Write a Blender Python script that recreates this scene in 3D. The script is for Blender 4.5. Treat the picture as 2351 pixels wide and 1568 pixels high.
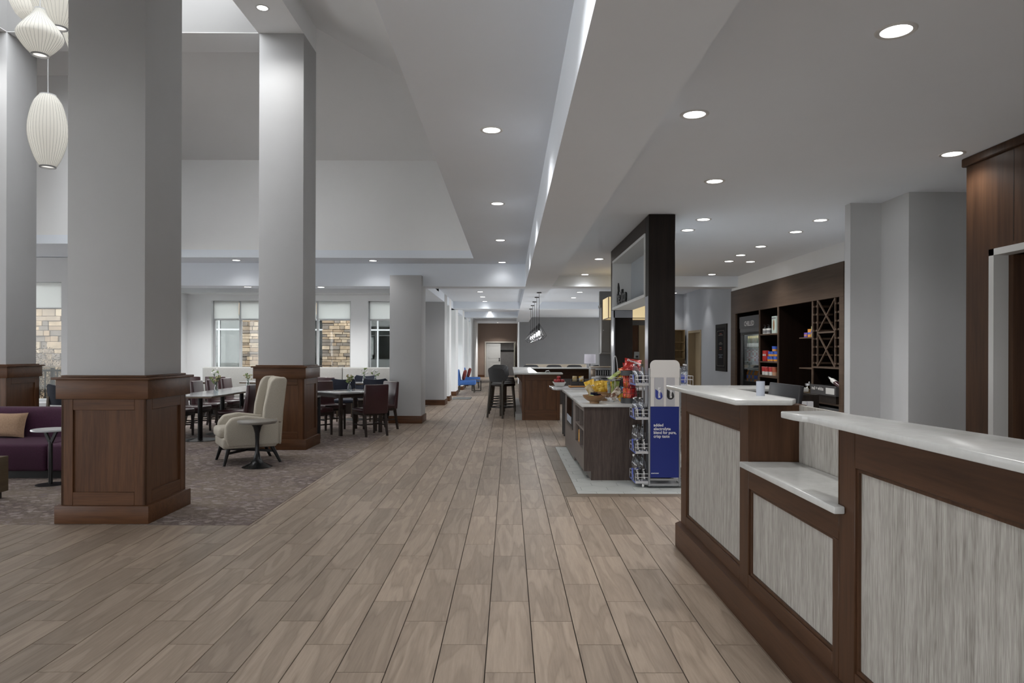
import bpy, bmesh, math, random
from mathutils import Vector, Matrix

for o in list(bpy.data.objects): bpy.data.objects.remove(o)
SC = bpy.context.scene
COL = SC.collection
R = math.radians
PI = math.pi

# ---------------------------------------------------------------- camera
CAM_H = 1.476
cam = bpy.data.cameras.new('camera'); camo = bpy.data.objects.new('camera', cam); COL.objects.link(camo)
cam.sensor_width = 36.0
cam.lens = 36.0 * 1600 / 2351
cam.shift_y = 23.0 / 2351
cam.clip_start = 0.05; cam.clip_end = 400
camo.matrix_world = (Matrix.Translation((0, 0, CAM_H)) @ Matrix.Rotation(R(-0.23), 4, 'Z')
                     @ Matrix.Rotation(R(90), 4, 'X') @ Matrix.Rotation(0.0030, 4, 'Z'))
SC.camera = camo

# ---------------------------------------------------------------- world, exposure
W = bpy.data.worlds.new('overcast_sky'); SC.world = W; W.use_nodes = True
bg = W.node_tree.nodes['Background']
bg.inputs['Color'].default_value = (0.97, 0.985, 1.0, 1); bg.inputs['Strength'].default_value = 7.0
SC.view_settings.view_transform = 'Standard'
SC.view_settings.look = 'None'
SC.view_settings.gamma = 1.0
SC.view_settings.use_curve_mapping = False
SC.view_settings.exposure = 0.0
DOWN_W = 58.0          # watts of one ceiling downlight

# ---------------------------------------------------------------- helpers
def lin(c):
    c = c / 255.0
    return c / 12.92 if c <= 0.04045 else ((c + 0.055) / 1.055) ** 2.4
def rgb(r, g, b): return (lin(r), lin(g), lin(b), 1.0)

class MB:
    """collects shapes, builds ONE mesh"""
    def __init__(s): s.v = []; s.f = []
    def add(s, vs, fs, M=None):
        n = len(s.v)
        s.v += [tuple(M @ Vector(v)) for v in vs] if M is not None else [tuple(v) for v in vs]
        s.f += [tuple(i + n for i in f) for f in fs]
        return s
    def box(s, x0, x1, y0, y1, z0, z1, M=None):
        vs = [(x0,y0,z0),(x1,y0,z0),(x1,y1,z0),(x0,y1,z0),(x0,y0,z1),(x1,y0,z1),(x1,y1,z1),(x0,y1,z1)]
        return s.add(vs, [(0,3,2,1),(4,5,6,7),(0,1,5,4),(1,2,6,5),(2,3,7,6),(3,0,4,7)], M)
    def bm(s, bm, M=None):
        bm.verts.index_update()
        s.add([v.co[:] for v in bm.verts], [[v.index for v in f.verts] for f in bm.faces], M)
        bm.free(); return s
    def rbox(s, x0, x1, y0, y1, z0, z1, r=0.01, seg=2, M=None):
        bm = bmesh.new(); bmesh.ops.create_cube(bm, size=1)
        for v in bm.verts:
            v.co = Vector(((x0+x1)/2 + v.co.x*(x1-x0), (y0+y1)/2 + v.co.y*(y1-y0), (z0+z1)/2 + v.co.z*(z1-z0)))
        r = min(r, 0.49*min(x1-x0, y1-y0, z1-z0))
        bmesh.ops.bevel(bm, geom=bm.edges[:], offset=r, segments=seg, profile=0.5, affect='EDGES')
        return s.bm(bm, M)
    def rprism(s, poly, z0, z1, r=0.01, seg=2, M=None):
        bm = bmesh.new()
        a = [bm.verts.new((x, y, z0)) for x, y in poly]; b = [bm.verts.new((x, y, z1)) for x, y in poly]
        n = len(poly)
        bm.faces.new(a[::-1]); bm.faces.new(b)
        for i in range(n): bm.faces.new((a[i], a[(i+1) % n], b[(i+1) % n], b[i]))
        bmesh.ops.recalc_face_normals(bm, faces=bm.faces[:])
        if r > 0: bmesh.ops.bevel(bm, geom=bm.edges[:], offset=r, segments=seg, profile=0.5, affect='EDGES')
        return s.bm(bm, M)
    def prism(s, poly, a0, a1, axis='z', M=None):
        def P(u, v, w): return {'z': (u, v, w), 'y': (u, w, v), 'x': (w, u, v)}[axis]
        n = len(poly)
        vs = [P(u, v, a0) for u, v in poly] + [P(u, v, a1) for u, v in poly]
        fs = [tuple(range(n)), tuple(range(2*n-1, n-1, -1))] + [(i, (i+1) % n, n+(i+1) % n, n+i) for i in range(n)]
        return s.add(vs, fs, M)
    def cyl(s, p0, p1, r0, r1=None, n=14, M=None):
        r1 = r0 if r1 is None else r1
        p0 = Vector(p0); p1 = Vector(p1); d = (p1-p0).normalized()
        u = d.orthogonal().normalized(); w = d.cross(u)
        vs = []
        for p, r in ((p0, r0), (p1, r1)):
            for i in range(n):
                a = 2*PI*i/n; vs.append(p + u*(r*math.cos(a)) + w*(r*math.sin(a)))
        fs = [tuple(range(n))[::-1], tuple(range(n, 2*n))] + [(i, (i+1) % n, n+(i+1) % n, n+i) for i in range(n)]
        return s.add(vs, fs, M)
    def bar(s, p0, p1, w, d=None, M=None):
        """square section bar"""
        d = w if d is None else d
        p0 = Vector(p0); p1 = Vector(p1); t = (p1-p0).normalized()
        up = Vector((0, 0, 1)) if abs(t.z) < 0.9 else Vector((0, 1, 0))
        u = t.cross(up).normalized()*w/2; v = u.cross(t).normalized()*d/2
        vs = [p0-u-v, p0+u-v, p0+u+v, p0-u+v, p1-u-v, p1+u-v, p1+u+v, p1-u+v]
        return s.add(vs, [(0,3,2,1),(4,5,6,7),(0,1,5,4),(1,2,6,5),(2,3,7,6),(3,0,4,7)], M)
    def taper(s, p0, p1, w0, w1, M=None):
        """square leg, axis-aligned section, width w0 at p0 and w1 at p1"""
        vs = []
        for p, w in ((p0, w0), (p1, w1)):
            for a, b in ((-1,-1),(1,-1),(1,1),(-1,1)): vs.append((p[0]+a*w/2, p[1]+b*w/2, p[2]))
        return s.add(vs, [(0,3,2,1),(4,5,6,7),(0,1,5,4),(1,2,6,5),(2,3,7,6),(3,0,4,7)], M)
    def lathe(s, prof, c=(0,0,0), n=24, M=None, rfun=None):
        vs = []; fs = []; m = len(prof)
        for i in range(n):
            a = 2*PI*i/n
            for r, z in prof:
                rr = r*(rfun(a) if rfun else 1)
                vs.append((c[0]+rr*math.cos(a), c[1]+rr*math.sin(a), c[2]+z))
        for i in range(n):
            k = (i+1) % n
            for j in range(m-1): fs.append((i*m+j, k*m+j, k*m+j+1, i*m+j+1))
        if prof[0][0] > 1e-5: fs.append(tuple(i*m for i in range(n))[::-1])
        if prof[-1][0] > 1e-5: fs.append(tuple(i*m+m-1 for i in range(n)))
        return s.add(vs, fs, M)
    def surf(s, prof, c=(0,0,0), n=24, M=None):
        """open lathe (no caps)"""
        vs = []; fs = []; m = len(prof)
        for i in range(n):
            a = 2*PI*i/n
            for r, z in prof: vs.append((c[0]+r*math.cos(a), c[1]+r*math.sin(a), c[2]+z))
        for i in range(n):
            k = (i+1) % n
            for j in range(m-1): fs.append((i*m+j, k*m+j, k*m+j+1, i*m+j+1))
        return s.add(vs, fs, M)
    def tube(s, pts, r, n=8, closed=False, M=None):
        pts = [Vector(p) for p in pts]; k = len(pts); rings = []
        prev = None
        for i, p in enumerate(pts):
            if closed: t = pts[(i+1) % k]-pts[i-1]
            else: t = pts[min(i+1, k-1)]-pts[max(i-1, 0)]
            t.normalize()
            u = t.orthogonal().normalized() if prev is None else (prev-t*prev.dot(t)).normalized()
            prev = u; w = t.cross(u)
            rr = r[i] if isinstance(r, (list, tuple)) else r
            rings.append([p+u*(rr*math.cos(2*PI*j/n))+w*(rr*math.sin(2*PI*j/n)) for j in range(n)])
        vs = [q for rg in rings for q in rg]; fs = []
        for i in range(k if closed else k-1):
            b = (i+1) % k
            for j in range(n): fs.append((i*n+j, i*n+(j+1) % n, b*n+(j+1) % n, b*n+j))
        if not closed: fs += [tuple(range(n))[::-1], tuple(range((k-1)*n, k*n))]
        return s.add(vs, fs, M)
    def ell(s, c, rx, ry, rz, n=16, m=10, e=1.0, M=None):
        """(super)ellipsoid; e<1 gives a boxier cushion"""
        def sp(v): return math.copysign(abs(v)**e, v)
        vs = [(c[0], c[1], c[2]-rz)]; fs = []
        for j in range(1, m):
            t = -PI/2+PI*j/m
            for i in range(n):
                a = 2*PI*i/n
                vs.append((c[0]+rx*sp(math.cos(t))*sp(math.cos(a)), c[1]+ry*sp(math.cos(t))*sp(math.sin(a)), c[2]+rz*sp(math.sin(t))))
        vs.append((c[0], c[1], c[2]+rz)); last = len(vs)-1
        for i in range(n):
            k = (i+1) % n
            fs.append((0, 1+k, 1+i))
            for j in range(m-2): fs.append((1+j*n+i, 1+j*n+k, 1+(j+1)*n+k, 1+(j+1)*n+i))
            fs.append((last, 1+(m-2)*n+i, 1+(m-2)*n+k))
        return s.add(vs, fs, M)
    def mesh(s, name, m=None, smooth=38):
        me = bpy.data.meshes.new(name)
        me.from_pydata(s.v, [], s.f)
        bm = bmesh.new(); bm.from_mesh(me)
        bmesh.ops.recalc_face_normals(bm, faces=bm.faces[:])
        bm.to_mesh(me); bm.free()
        if smooth:
            me.polygons.foreach_set('use_smooth', [True]*len(me.polygons))
            me.set_sharp_from_angle(angle=R(smooth))
        if m is not None: me.materials.append(m)
        return me
    def build(s, name, m, parent=None, loc=None, smooth=38):
        return link(name, s.mesh(name, m, smooth), parent, loc)

def link(name, data, parent=None, loc=None, rz=0.0):
    o = bpy.data.objects.new(name, data); COL.objects.link(o)
    if parent is not None: o.parent = parent
    if loc is not None: o.location = loc
    if rz: o.rotation_euler = (0, 0, rz)
    return o
def tag(o, label=None, cat=None, group=None, kind=None):
    if label: o['label'] = label
    if cat: o['category'] = cat
    if group: o['group'] = group
    if kind: o['kind'] = kind
    return o
def thing(name, label, cat, loc=(0,0,0), rz=0.0, group=None):
    o = link(name, None, None, loc, rz); o.empty_display_size = 0.05
    return tag(o, label, cat, group)
def dup(root, loc, rz=None, label=None, group=None, scale=None):
    """a copy of a thing with copies of its parts and sub-parts"""
    def cp(o, parent):
        c = o.copy(); COL.objects.link(c); c.parent = parent
        for ch in list(o.children): cp(ch, c)
        return c
    r = cp(root, None); r.location = loc
    if rz is not None: r.rotation_euler = (0, 0, rz)
    if scale: r.scale = scale
    if label: r['label'] = label
    if group: r['group'] = group
    return r
def struct(name, mb, m, parent=None, label=None, smooth=0):
    o = mb.build(name, m, parent, smooth=smooth); o['kind'] = 'structure'
    if label: o['label'] = label
    return o
def textmesh(body, size, m, extrude=0.0015, align='LEFT', bold=0.0):
    cu = bpy.data.curves.new('lettering', 'FONT'); cu.body = body; cu.size = size
    cu.extrude = extrude; cu.align_x = align; cu.align_y = 'CENTER'; cu.resolution_u = 2
    cu.offset = bold
    t = bpy.data.objects.new('lettering', cu); COL.objects.link(t)
    dg = bpy.context.evaluated_depsgraph_get()
    me = bpy.data.meshes.new_from_object(t.evaluated_get(dg))
    bpy.data.objects.remove(t)
    me.materials.clear(); me.materials.append(m)
    return me
def fit_width(me, w):
    xs = [v.co.x for v in me.vertices]; k = w/(max(xs)-min(xs))
    for v in me.vertices: v.co.x *= k
    return me

# ---------------------------------------------------------------- materials
class NT:
    def __init__(s, name):
        s.m = bpy.data.materials.new(name); s.m.use_nodes = True
        s.t = s.m.node_tree; s.N = s.t.nodes; s.L = s.t.links
        s.b = s.N.get('Principled BSDF'); s.out = s.N.get('Material Output')
    def n(s, typ, **kw):
        nd = s.N.new(typ)
        for k, v in kw.items():
            if k.startswith('_'): setattr(nd, k[1:], v)
            else:
                nd.inputs[k.replace('__', ' ')].default_value = v
        return nd
    def l(s, a, b): s.L.new(a, b)
    def math(s, op, a, b=None, c=None):
        nd = s.N.new('ShaderNodeMath'); nd.operation = op
        for i, x in enumerate((a, b, c)):
            if x is None: continue
            if isinstance(x, (int, float)): nd.inputs[i].default_value = x
            else: s.l(x, nd.inputs[i])
        return nd.outputs[0]
    def ramp(s, fac, stops):
        nd = s.N.new('ShaderNodeValToRGB'); e = nd.color_ramp.elements
        while len(e) < len(stops): e.new(0.5)
        for i, (p, c) in enumerate(stops): e[i].position = p; e[i].color = c
        s.l(fac, nd.inputs[0]); return nd.outputs[0]
    def mix(s, fac, a, b, blend='MIX'):
        nd = s.N.new('ShaderNodeMix'); nd.data_type = 'RGBA'; nd.blend_type = blend
        for x, i in ((fac, 0), (a, 6), (b, 7)):
            if isinstance(x, (int, float)): nd.inputs[i].default_value = x
            elif isinstance(x, tuple): nd.inputs[i].default_value = x
            else: s.l(x, nd.inputs[i])
        return nd.outputs[2]
    def bump(s, h, strength=0.2, dist=0.01):
        nd = s.N.new('ShaderNodeBump'); nd.inputs['Strength'].default_value = strength; nd.inputs['Distance'].default_value = dist
        s.l(h, nd.inputs['Height']); s.l(nd.outputs[0], s.b.inputs['Normal'])

MC = {}
def mat(name, c, rough=0.5, metal=0.0, var=0.0, scale=8.0, bump=0.0, bscale=200.0, stretch=(1,1,1), coord='Object', spec=0.5, rnd=0.0):
    """procedural Principled: colour with a little mottling, optional fine relief"""
    if name in MC: return MC[name]
    t = NT(name); c = c if len(c) == 4 else tuple(c)+(1,)
    t.b.inputs['Roughness'].default_value = rough; t.b.inputs['Metallic'].default_value = metal
    t.b.inputs['Specular IOR Level'].default_value = spec
    t.b.inputs['Base Color'].default_value = c
    tc = t.n('ShaderNodeTexCoord'); mp = t.n('ShaderNodeMapping', Scale=stretch); t.l(tc.outputs[coord], mp.inputs[0])
    col = None
    if var > 0:
        nz = t.n('ShaderNodeTexNoise', Scale=scale, Detail=4.0, Roughness=0.6); t.l(mp.outputs[0], nz.inputs['Vector'])
        dk = tuple(max(0, x*(1-var)) for x in c[:3])+(1,); lt = tuple(min(1, x*(1+var)) for x in c[:3])+(1,)
        col = t.ramp(nz.outputs['Fac'], [(0.3, dk), (0.7, lt)])
    if rnd > 0:
        oi = t.n('ShaderNodeObjectInfo'); h = t.n('ShaderNodeHueSaturation')
        t.l(t.math('MULTIPLY_ADD', oi.outputs['Random'], 2*rnd, 1-rnd), h.inputs['Value'])
        if col is not None: t.l(col, h.inputs['Color'])
        else: h.inputs['Color'].default_value = c
        col = h.outputs[0]
    if col is not None: t.l(col, t.b.inputs['Base Color'])
    if bump > 0:
        n2 = t.n('ShaderNodeTexNoise', Scale=bscale, Detail=3.0); t.l(mp.outputs[0], n2.inputs['Vector'])
        t.bump(n2.outputs['Fac'], bump, 0.005)
    MC[name] = t.m; return t.m
def wood(name, dark, light, rough=0.4, axis='Z', scale=3.0, stripe=14.0, coord='Object', spec=0.4, streak=0.35):
    """wood grain running along one axis"""
    if name in MC: return MC[name]
    t = NT(name); t.b.inputs['Roughness'].default_value = rough; t.b.inputs['Specular IOR Level'].default_value = spec
    tc = t.n('ShaderNodeTexCoord')
    st = {'X': (0.06, 1, 1), 'Y': (1, 0.06, 1), 'Z': (1, 1, 0.06)}[axis]
    mp = t.n('ShaderNodeMapping', Scale=st); t.l(tc.outputs[coord], mp.inputs[0])
    oi = t.n('ShaderNodeObjectInfo')
    off = t.n('ShaderNodeVectorMath', _operation='ADD'); t.l(mp.outputs[0], off.inputs[0])
    t.l(t.math('MULTIPLY', oi.outputs['Random'], 17.0), off.inputs[1])
    a = t.n('ShaderNodeTexNoise', Scale=stripe, Detail=5.0, Roughness=0.65, Distortion=0.6); t.l(off.outputs[0], a.inputs['Vector'])
    b = t.n('ShaderNodeTexNoise', Scale=stripe*6, Detail=2.0); t.l(off.outputs[0], b.inputs['Vector'])
    f = t.math('ADD', t.math('MULTIPLY', a.outputs['Fac'], 1-streak), t.math('MULTIPLY', b.outputs['Fac'], streak))
    c = t.ramp(f, [(0.34, dark), (0.62, light)])
    t.l(c, t.b.inputs['Base Color'])
    t.bump(f, 0.06, 0.003)
    MC[name] = t.m; return t.m
def emis(name, c, s):
    if name in MC: return MC[name]
    t = NT(name); e = t.n('ShaderNodeEmission'); e.inputs[0].default_value = c; e.inputs[1].default_value = s
    t.l(e.outputs[0], t.out.inputs[0]); MC[name] = t.m; return t.m
def thin_glass(name, tint=(0.93, 0.96, 0.95, 1), refl=0.08, rough=0.02):
    if name in MC: return MC[name]
    t = NT(name); tr = t.n('ShaderNodeBsdfTransparent'); tr.inputs[0].default_value = tint
    gl = t.n('ShaderNodeBsdfGlossy'); gl.inputs['Roughness'].default_value = rough
    fr = t.n('ShaderNodeLayerWeight', Blend=0.25)
    mx = t.n('ShaderNodeMixShader'); t.l(t.math('MULTIPLY_ADD', fr.outputs['Fresnel'], 0.4, refl), mx.inputs[0])
    t.l(tr.outputs[0], mx.inputs[1]); t.l(gl.outputs[0], mx.inputs[2]); t.l(mx.outputs[0], t.out.inputs[0])
    MC[name] = t.m; return t.m
def shade_cloth(name, c, trans=0.5):
    if name in MC: return MC[name]
    t = NT(name); d = t.n('ShaderNodeBsdfDiffuse'); d.inputs[0].default_value = c
    tr = t.n('ShaderNodeBsdfTranslucent'); tr.inputs[0].default_value = c
    mx = t.n('ShaderNodeMixShader'); mx.inputs[0].default_value = trans
    t.l(d.outputs[0], mx.inputs[1]); t.l(tr.outputs[0], mx.inputs[2]); t.l(mx.outputs[0], t.out.inputs[0])
    MC[name] = t.m; return t.m

WALL = mat('painted_wall', (0.47, 0.475, 0.482), 0.85, var=0.02, scale=2.0, bump=0.05, bscale=90)
WALLB = mat('blue_grey_wall', (0.40, 0.42, 0.455), 0.85, var=0.02, scale=2.0, bump=0.05, bscale=90)
WALLD = mat('dark_grey_wall', (0.185, 0.185, 0.19), 0.8, var=0.03, scale=2.0, bump=0.05, bscale=90)
WALLBR = mat('brown_wall', (0.20, 0.145, 0.115), 0.8, var=0.03, scale=2.0)
WHITE = mat('white_trim', (0.66, 0.67, 0.68), 0.6)
CEIL = mat('ceiling_paint', (0.80, 0.85, 0.92), 0.9, var=0.012, scale=1.2)
CEILA = mat('atrium_paint', (0.84, 0.85, 0.86), 0.9, var=0.012, scale=1.2)
WOODR = wood('red_brown_wood', (0.058, 0.0235, 0.0100, 1), (0.112, 0.049, 0.0215, 1), 0.42, 'Z', spec=0.25)
WOODRX = wood('red_brown_wood_x', (0.058, 0.0235, 0.0100, 1), (0.112, 0.049, 0.0215, 1), 0.42, 'X', spec=0.25)
WOODRY = wood('red_brown_wood_y', (0.058, 0.0235, 0.0100, 1), (0.112, 0.049, 0.0215, 1), 0.42, 'Y', spec=0.25)
ESPR = wood('espresso_wood', (0.0075, 0.0052, 0.0042, 1), (0.0165, 0.0115, 0.0092, 1), 0.45, 'Z', spec=0.18)
BLACK = mat('black_metal', (0.012, 0.012, 0.013), 0.4, 0.3)
STEEL = mat('brushed_steel', (0.45, 0.45, 0.46), 0.32, 1.0)
SILV = mat('silver_paint', (0.36, 0.37, 0.38), 0.35, 0.6)
QUARTZ = mat('white_quartz', (0.47, 0.475, 0.465), 0.2, var=0.05, scale=25)
GLASS = thin_glass('window_glass', (0.72, 0.735, 0.73, 1), 0.015)
# ================================================================ STRUCTURE
Z1, ZB, ZR = 3.29, 2.83, 3.05          # hall ceiling, beam soffit, right ceiling

# ---- floor: slab, planks, hex tile patch
SLAB = struct('floor', MB().box(-14.2, 6.2, -5.2, 41.5, -0.08, -0.006), mat('grout', (0.034, 0.024, 0.017), 0.9))
SLAB['label'] = 'wood-look plank tile floor with dark grout lines'
PW, PL, PX0, PY0 = 0.2286, 0.912, -0.108, 3.204

def plank_mat():
    t = NT('wood_look_tile'); g = t.n('ShaderNodeNewGeometry'); sx = t.n('ShaderNodeSeparateXYZ'); t.l(g.outputs['Position'], sx.inputs[0])
    row = t.math('FLOOR', t.math('DIVIDE', t.math('SUBTRACT', sx.outputs[0], PX0), PW))
    yy = t.math('ADD', t.math('SUBTRACT', sx.outputs[1], PY0), t.math('MULTIPLY', row, PL/3))
    colm = t.math('FLOOR', t.math('DIVIDE', yy, PL))
    cv = t.n('ShaderNodeCombineXYZ'); t.l(row, cv.inputs[0]); t.l(colm, cv.inputs[1])
    wn = t.n('ShaderNodeTexWhiteNoise', _noise_dimensions='2D'); t.l(cv.outputs[0], wn.inputs['Vector'])
    # figure: stretched, distorted noise with an offset for each plank
    mp = t.n('ShaderNodeCombineXYZ')
    t.l(sx.outputs[0], mp.inputs[0]); t.l(t.math('MULTIPLY', sx.outputs[1], 0.115), mp.inputs[1]); t.l(t.math('MULTIPLY', wn.outputs['Value'], 43.0), mp.inputs[2])
    big = t.n('ShaderNodeTexNoise', Scale=7.0, Detail=2.0, Roughness=0.45, Distortion=0.45); t.l(mp.outputs[0], big.inputs['Vector'])
    mp2 = t.n('ShaderNodeCombineXYZ')
    t.l(sx.outputs[0], mp2.inputs[0]); t.l(t.math('MULTIPLY', sx.outputs[1], 0.05), mp2.inputs[1]); t.l(t.math('MULTIPLY', wn.outputs['Value'], 91.0), mp2.inputs[2])
    fine = t.n('ShaderNodeTexNoise', Scale=95.0, Detail=3.0, Roughness=0.7, Distortion=0.3); t.l(mp2.outputs[0], fine.inputs['Vector'])
    # contour-like veins of the big figure
    saw = t.math('FRACT', t.math('MULTIPLY', big.outputs['Fac'], 4.0))
    A = (0.345, 0.272, 0.210, 1); B = (0.240, 0.185, 0.140, 1); C = (0.290, 0.225, 0.172, 1)
    base = t.ramp(saw, [(0.0, B), (0.30, C), (0.55, A), (0.88, A), (1.0, B)])
    base = t.mix(0.35, base, C)
    vein = t.ramp(big.outputs['Fac'], [(0.44, (1,1,1,1)), (0.485, (0.80,0.79,0.78,1)), (0.50, (1,1,1,1)), (0.56, (1.0,1.0,1.0,1)), (0.60, (0.86,0.85,0.84,1)), (0.63, (1,1,1,1))])
    base = t.mix(1.0, base, vein, 'MULTIPLY')
    gr = t.ramp(fine.outputs['Fac'], [(0.3, (0.86,0.86,0.86,1)), (0.7, (1.08,1.08,1.08,1))])
    base = t.mix(1.0, base, gr, 'MULTIPLY')
    h = t.n('ShaderNodeHueSaturation', Saturation=0.95); t.l(base, h.inputs['Color'])
    t.l(t.math('MULTIPLY_ADD', wn.outputs['Value'], 0.26, 0.84), h.inputs['Value'])
    t.l(h.outputs[0], t.b.inputs['Base Color'])
    t.b.inputs['Roughness'].default_value = 0.45; t.b.inputs['Specular IOR Level'].default_value = 0.30
    t.bump(fine.outputs['Fac'], 0.05, 0.002)
    return t.m
PLANK = plank_mat()
CX, CY = -2.2, 5.90                     # carpet corner
PATCH = (0.718, 3.3, 7.244, 10.78)      # white hexagon tiles
BORD = 0.155
def cut(x0, x1, y0, y1):
    """plank rectangles left after removing carpet and tile patch"""
    out = []
    if y1 > CY and x0 < CX:
        if x1 <= CX:
            if y0 >= CY: return []
            y1 = CY
        else:
            if y0 < CY: out.append((x0, x1, y0, CY)); y0 = CY
            x0 = CX
    rs = out + [(x0, x1, y0, y1)]
    px0, px1, py0, py1 = PATCH[0]-BORD, PATCH[1]+BORD, PATCH[2]-BORD, PATCH[3]+BORD
    res = []
    for a, b, c, d in rs:
        if b <= px0 or a >= px1 or d <= py0 or c >= py1: res.append((a, b, c, d)); continue
        if a < px0: res.append((a, px0, c, d)); a = px0
        if b > px1: res.append((px1, b, c, d)); b = px1
        if c < py0: res.append((a, b, c, py0))
        if d > py1: res.append((a, b, py1, d))
    return [r for r in res if r[1]-r[0] > 0.012 and r[3]-r[2] > 0.012]
planks = []
for k in range(-62, 22):
    xa = PX0+k*PW
    ph = (PY0-k*PL/3)
    j0 = math.floor((-5.0-ph)/PL)
    for j in range(j0, j0+52):
        ya = ph+j*PL
        if ya > 41: break
        if xa < -2.6 and ya > 6.2: continue
        for (a, b, c, d) in cut(xa, xa+PW, ya, ya+PL):
            planks.append((a+0.003, b-0.003, c+0.0022, d-0.0022))
def seen_area(p):
    x = (p[0]+p[1])/2; y = (p[2]+p[3])/2
    if y < 2.6: return 0
    if abs(x) > 0.78*y+0.25: return 0
    if x > 1.27 and y < 5.45: return 0
    if x > 1.6 and y < 12: return 0
    return (p[1]-p[0])*(p[3]-p[2])/y**3
planks.sort(key=seen_area, reverse=True)
PM = {}
for p in planks[:296]:
    w, l = round(p[1]-p[0], 3), round(p[3]-p[2], 3)
    if (w, l) not in PM: PM[(w, l)] = MB().box(0, w, 0, l, -0.01, 0).mesh('plank', PLANK, 0)
    link('plank', PM[(w, l)], SLAB, (p[0], p[2], 0))
mb = MB()
for p in planks[296:]: mb.box(p[0], p[1], p[2], p[3], -0.01, 0)
o = mb.build('distant_planks', PLANK, SLAB, smooth=0); o['kind'] = 'stuff'

# border planks of the tile patch (mitred corner at the front left)
bm_ = wood('border_tile', (0.135, 0.105, 0.078, 1), (0.195, 0.155, 0.118, 1), 0.45, 'Y', stripe=9)
bmx = wood('border_tile_x', (0.135, 0.105, 0.078, 1), (0.195, 0.155, 0.118, 1), 0.45, 'X', stripe=9)
px0, px1, py0, py1 = PATCH; q = 0.003
edge = [py0-BORD]+[py0+0.60+0.80*i for i in range(4)]+[py1+BORD]
for a, b in zip(edge[:-1], edge[1:]):
    poly = [(px0-BORD+q, a+q), (px0-q, (py0 if a < py0 else a)+q), (px0-q, (py1 if b > py1 else b)-q), (px0-BORD+q, b-q)]
    MB().prism(poly, -0.01, 0).build('border_plank', bm_, SLAB, smooth=0)
edge = [px0-BORD]+[px0+0.42+0.80*i for i in range(3)]+[px1]
for a, b in zip(edge[:-1], edge[1:]):
    for y_in, y_out in ((py0, py0-BORD), (py1, py1+BORD)):
        s = 1 if y_in > y_out else -1
        MB().prism([(a+q, y_out+s*q), (b-q, y_out+s*q), (b-q, y_in-s*q), ((px0 if a < px0 else a)+q, y_in-s*q)], -0.01, 0).build('border_plank', bmx, SLAB, smooth=0)
# hexagon tiles, clipped to the patch
HEXM = mat('white_hex_tile', (0.50, 0.52, 0.50), 0.30, var=0.04, scale=6, rnd=0.03)
MB().box(px0, px1, py0, py1, -0.02, -0.0015).build('tile_grout', mat('light_grout', (0.20, 0.205, 0.20), 0.9), SLAB, smooth=0)
def clip(poly, ax, lim, keep_less):
    out = []
    for i in range(len(poly)):
        a, b = poly[i], poly[(i+1) % len(poly)]
        ia = (a[ax] <= lim) == keep_less; ib = (b[ax] <= lim) == keep_less
        if ia: out.append(a)
        if ia != ib:
            t = (lim-a[ax])/(b[ax]-a[ax]); out.append((a[0]+t*(b[0]-a[0]), a[1]+t*(b[1]-a[1])))
    return out
HW = 0.284; HR = HW/math.sqrt(3)
for j in range(0, 20):
    for i in range(-1, 11):
        cx = px0+0.06+HW*i+(HW/2 if j % 2 else 0); cy = py0+0.02+1.5*HR*j
        poly = [(cx+(HR-0.0025)*math.cos(R(30+60*k)), cy+(HR-0.0025)*math.sin(R(30+60*k))) for k in range(6)]
        for ax, lim, kl in ((0, px0, False), (0, px1, True), (1, py0, False), (1, py1, True)):
            if poly: poly = clip(poly, ax, lim, kl)
        if len(poly) > 2 and not (1.05 < cx < 1.5 and 8.2 < cy < 10.7): MB().prism(poly, -0.01, 0.0).build('hex_tile', HEXM, SLAB, smooth=0)

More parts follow.
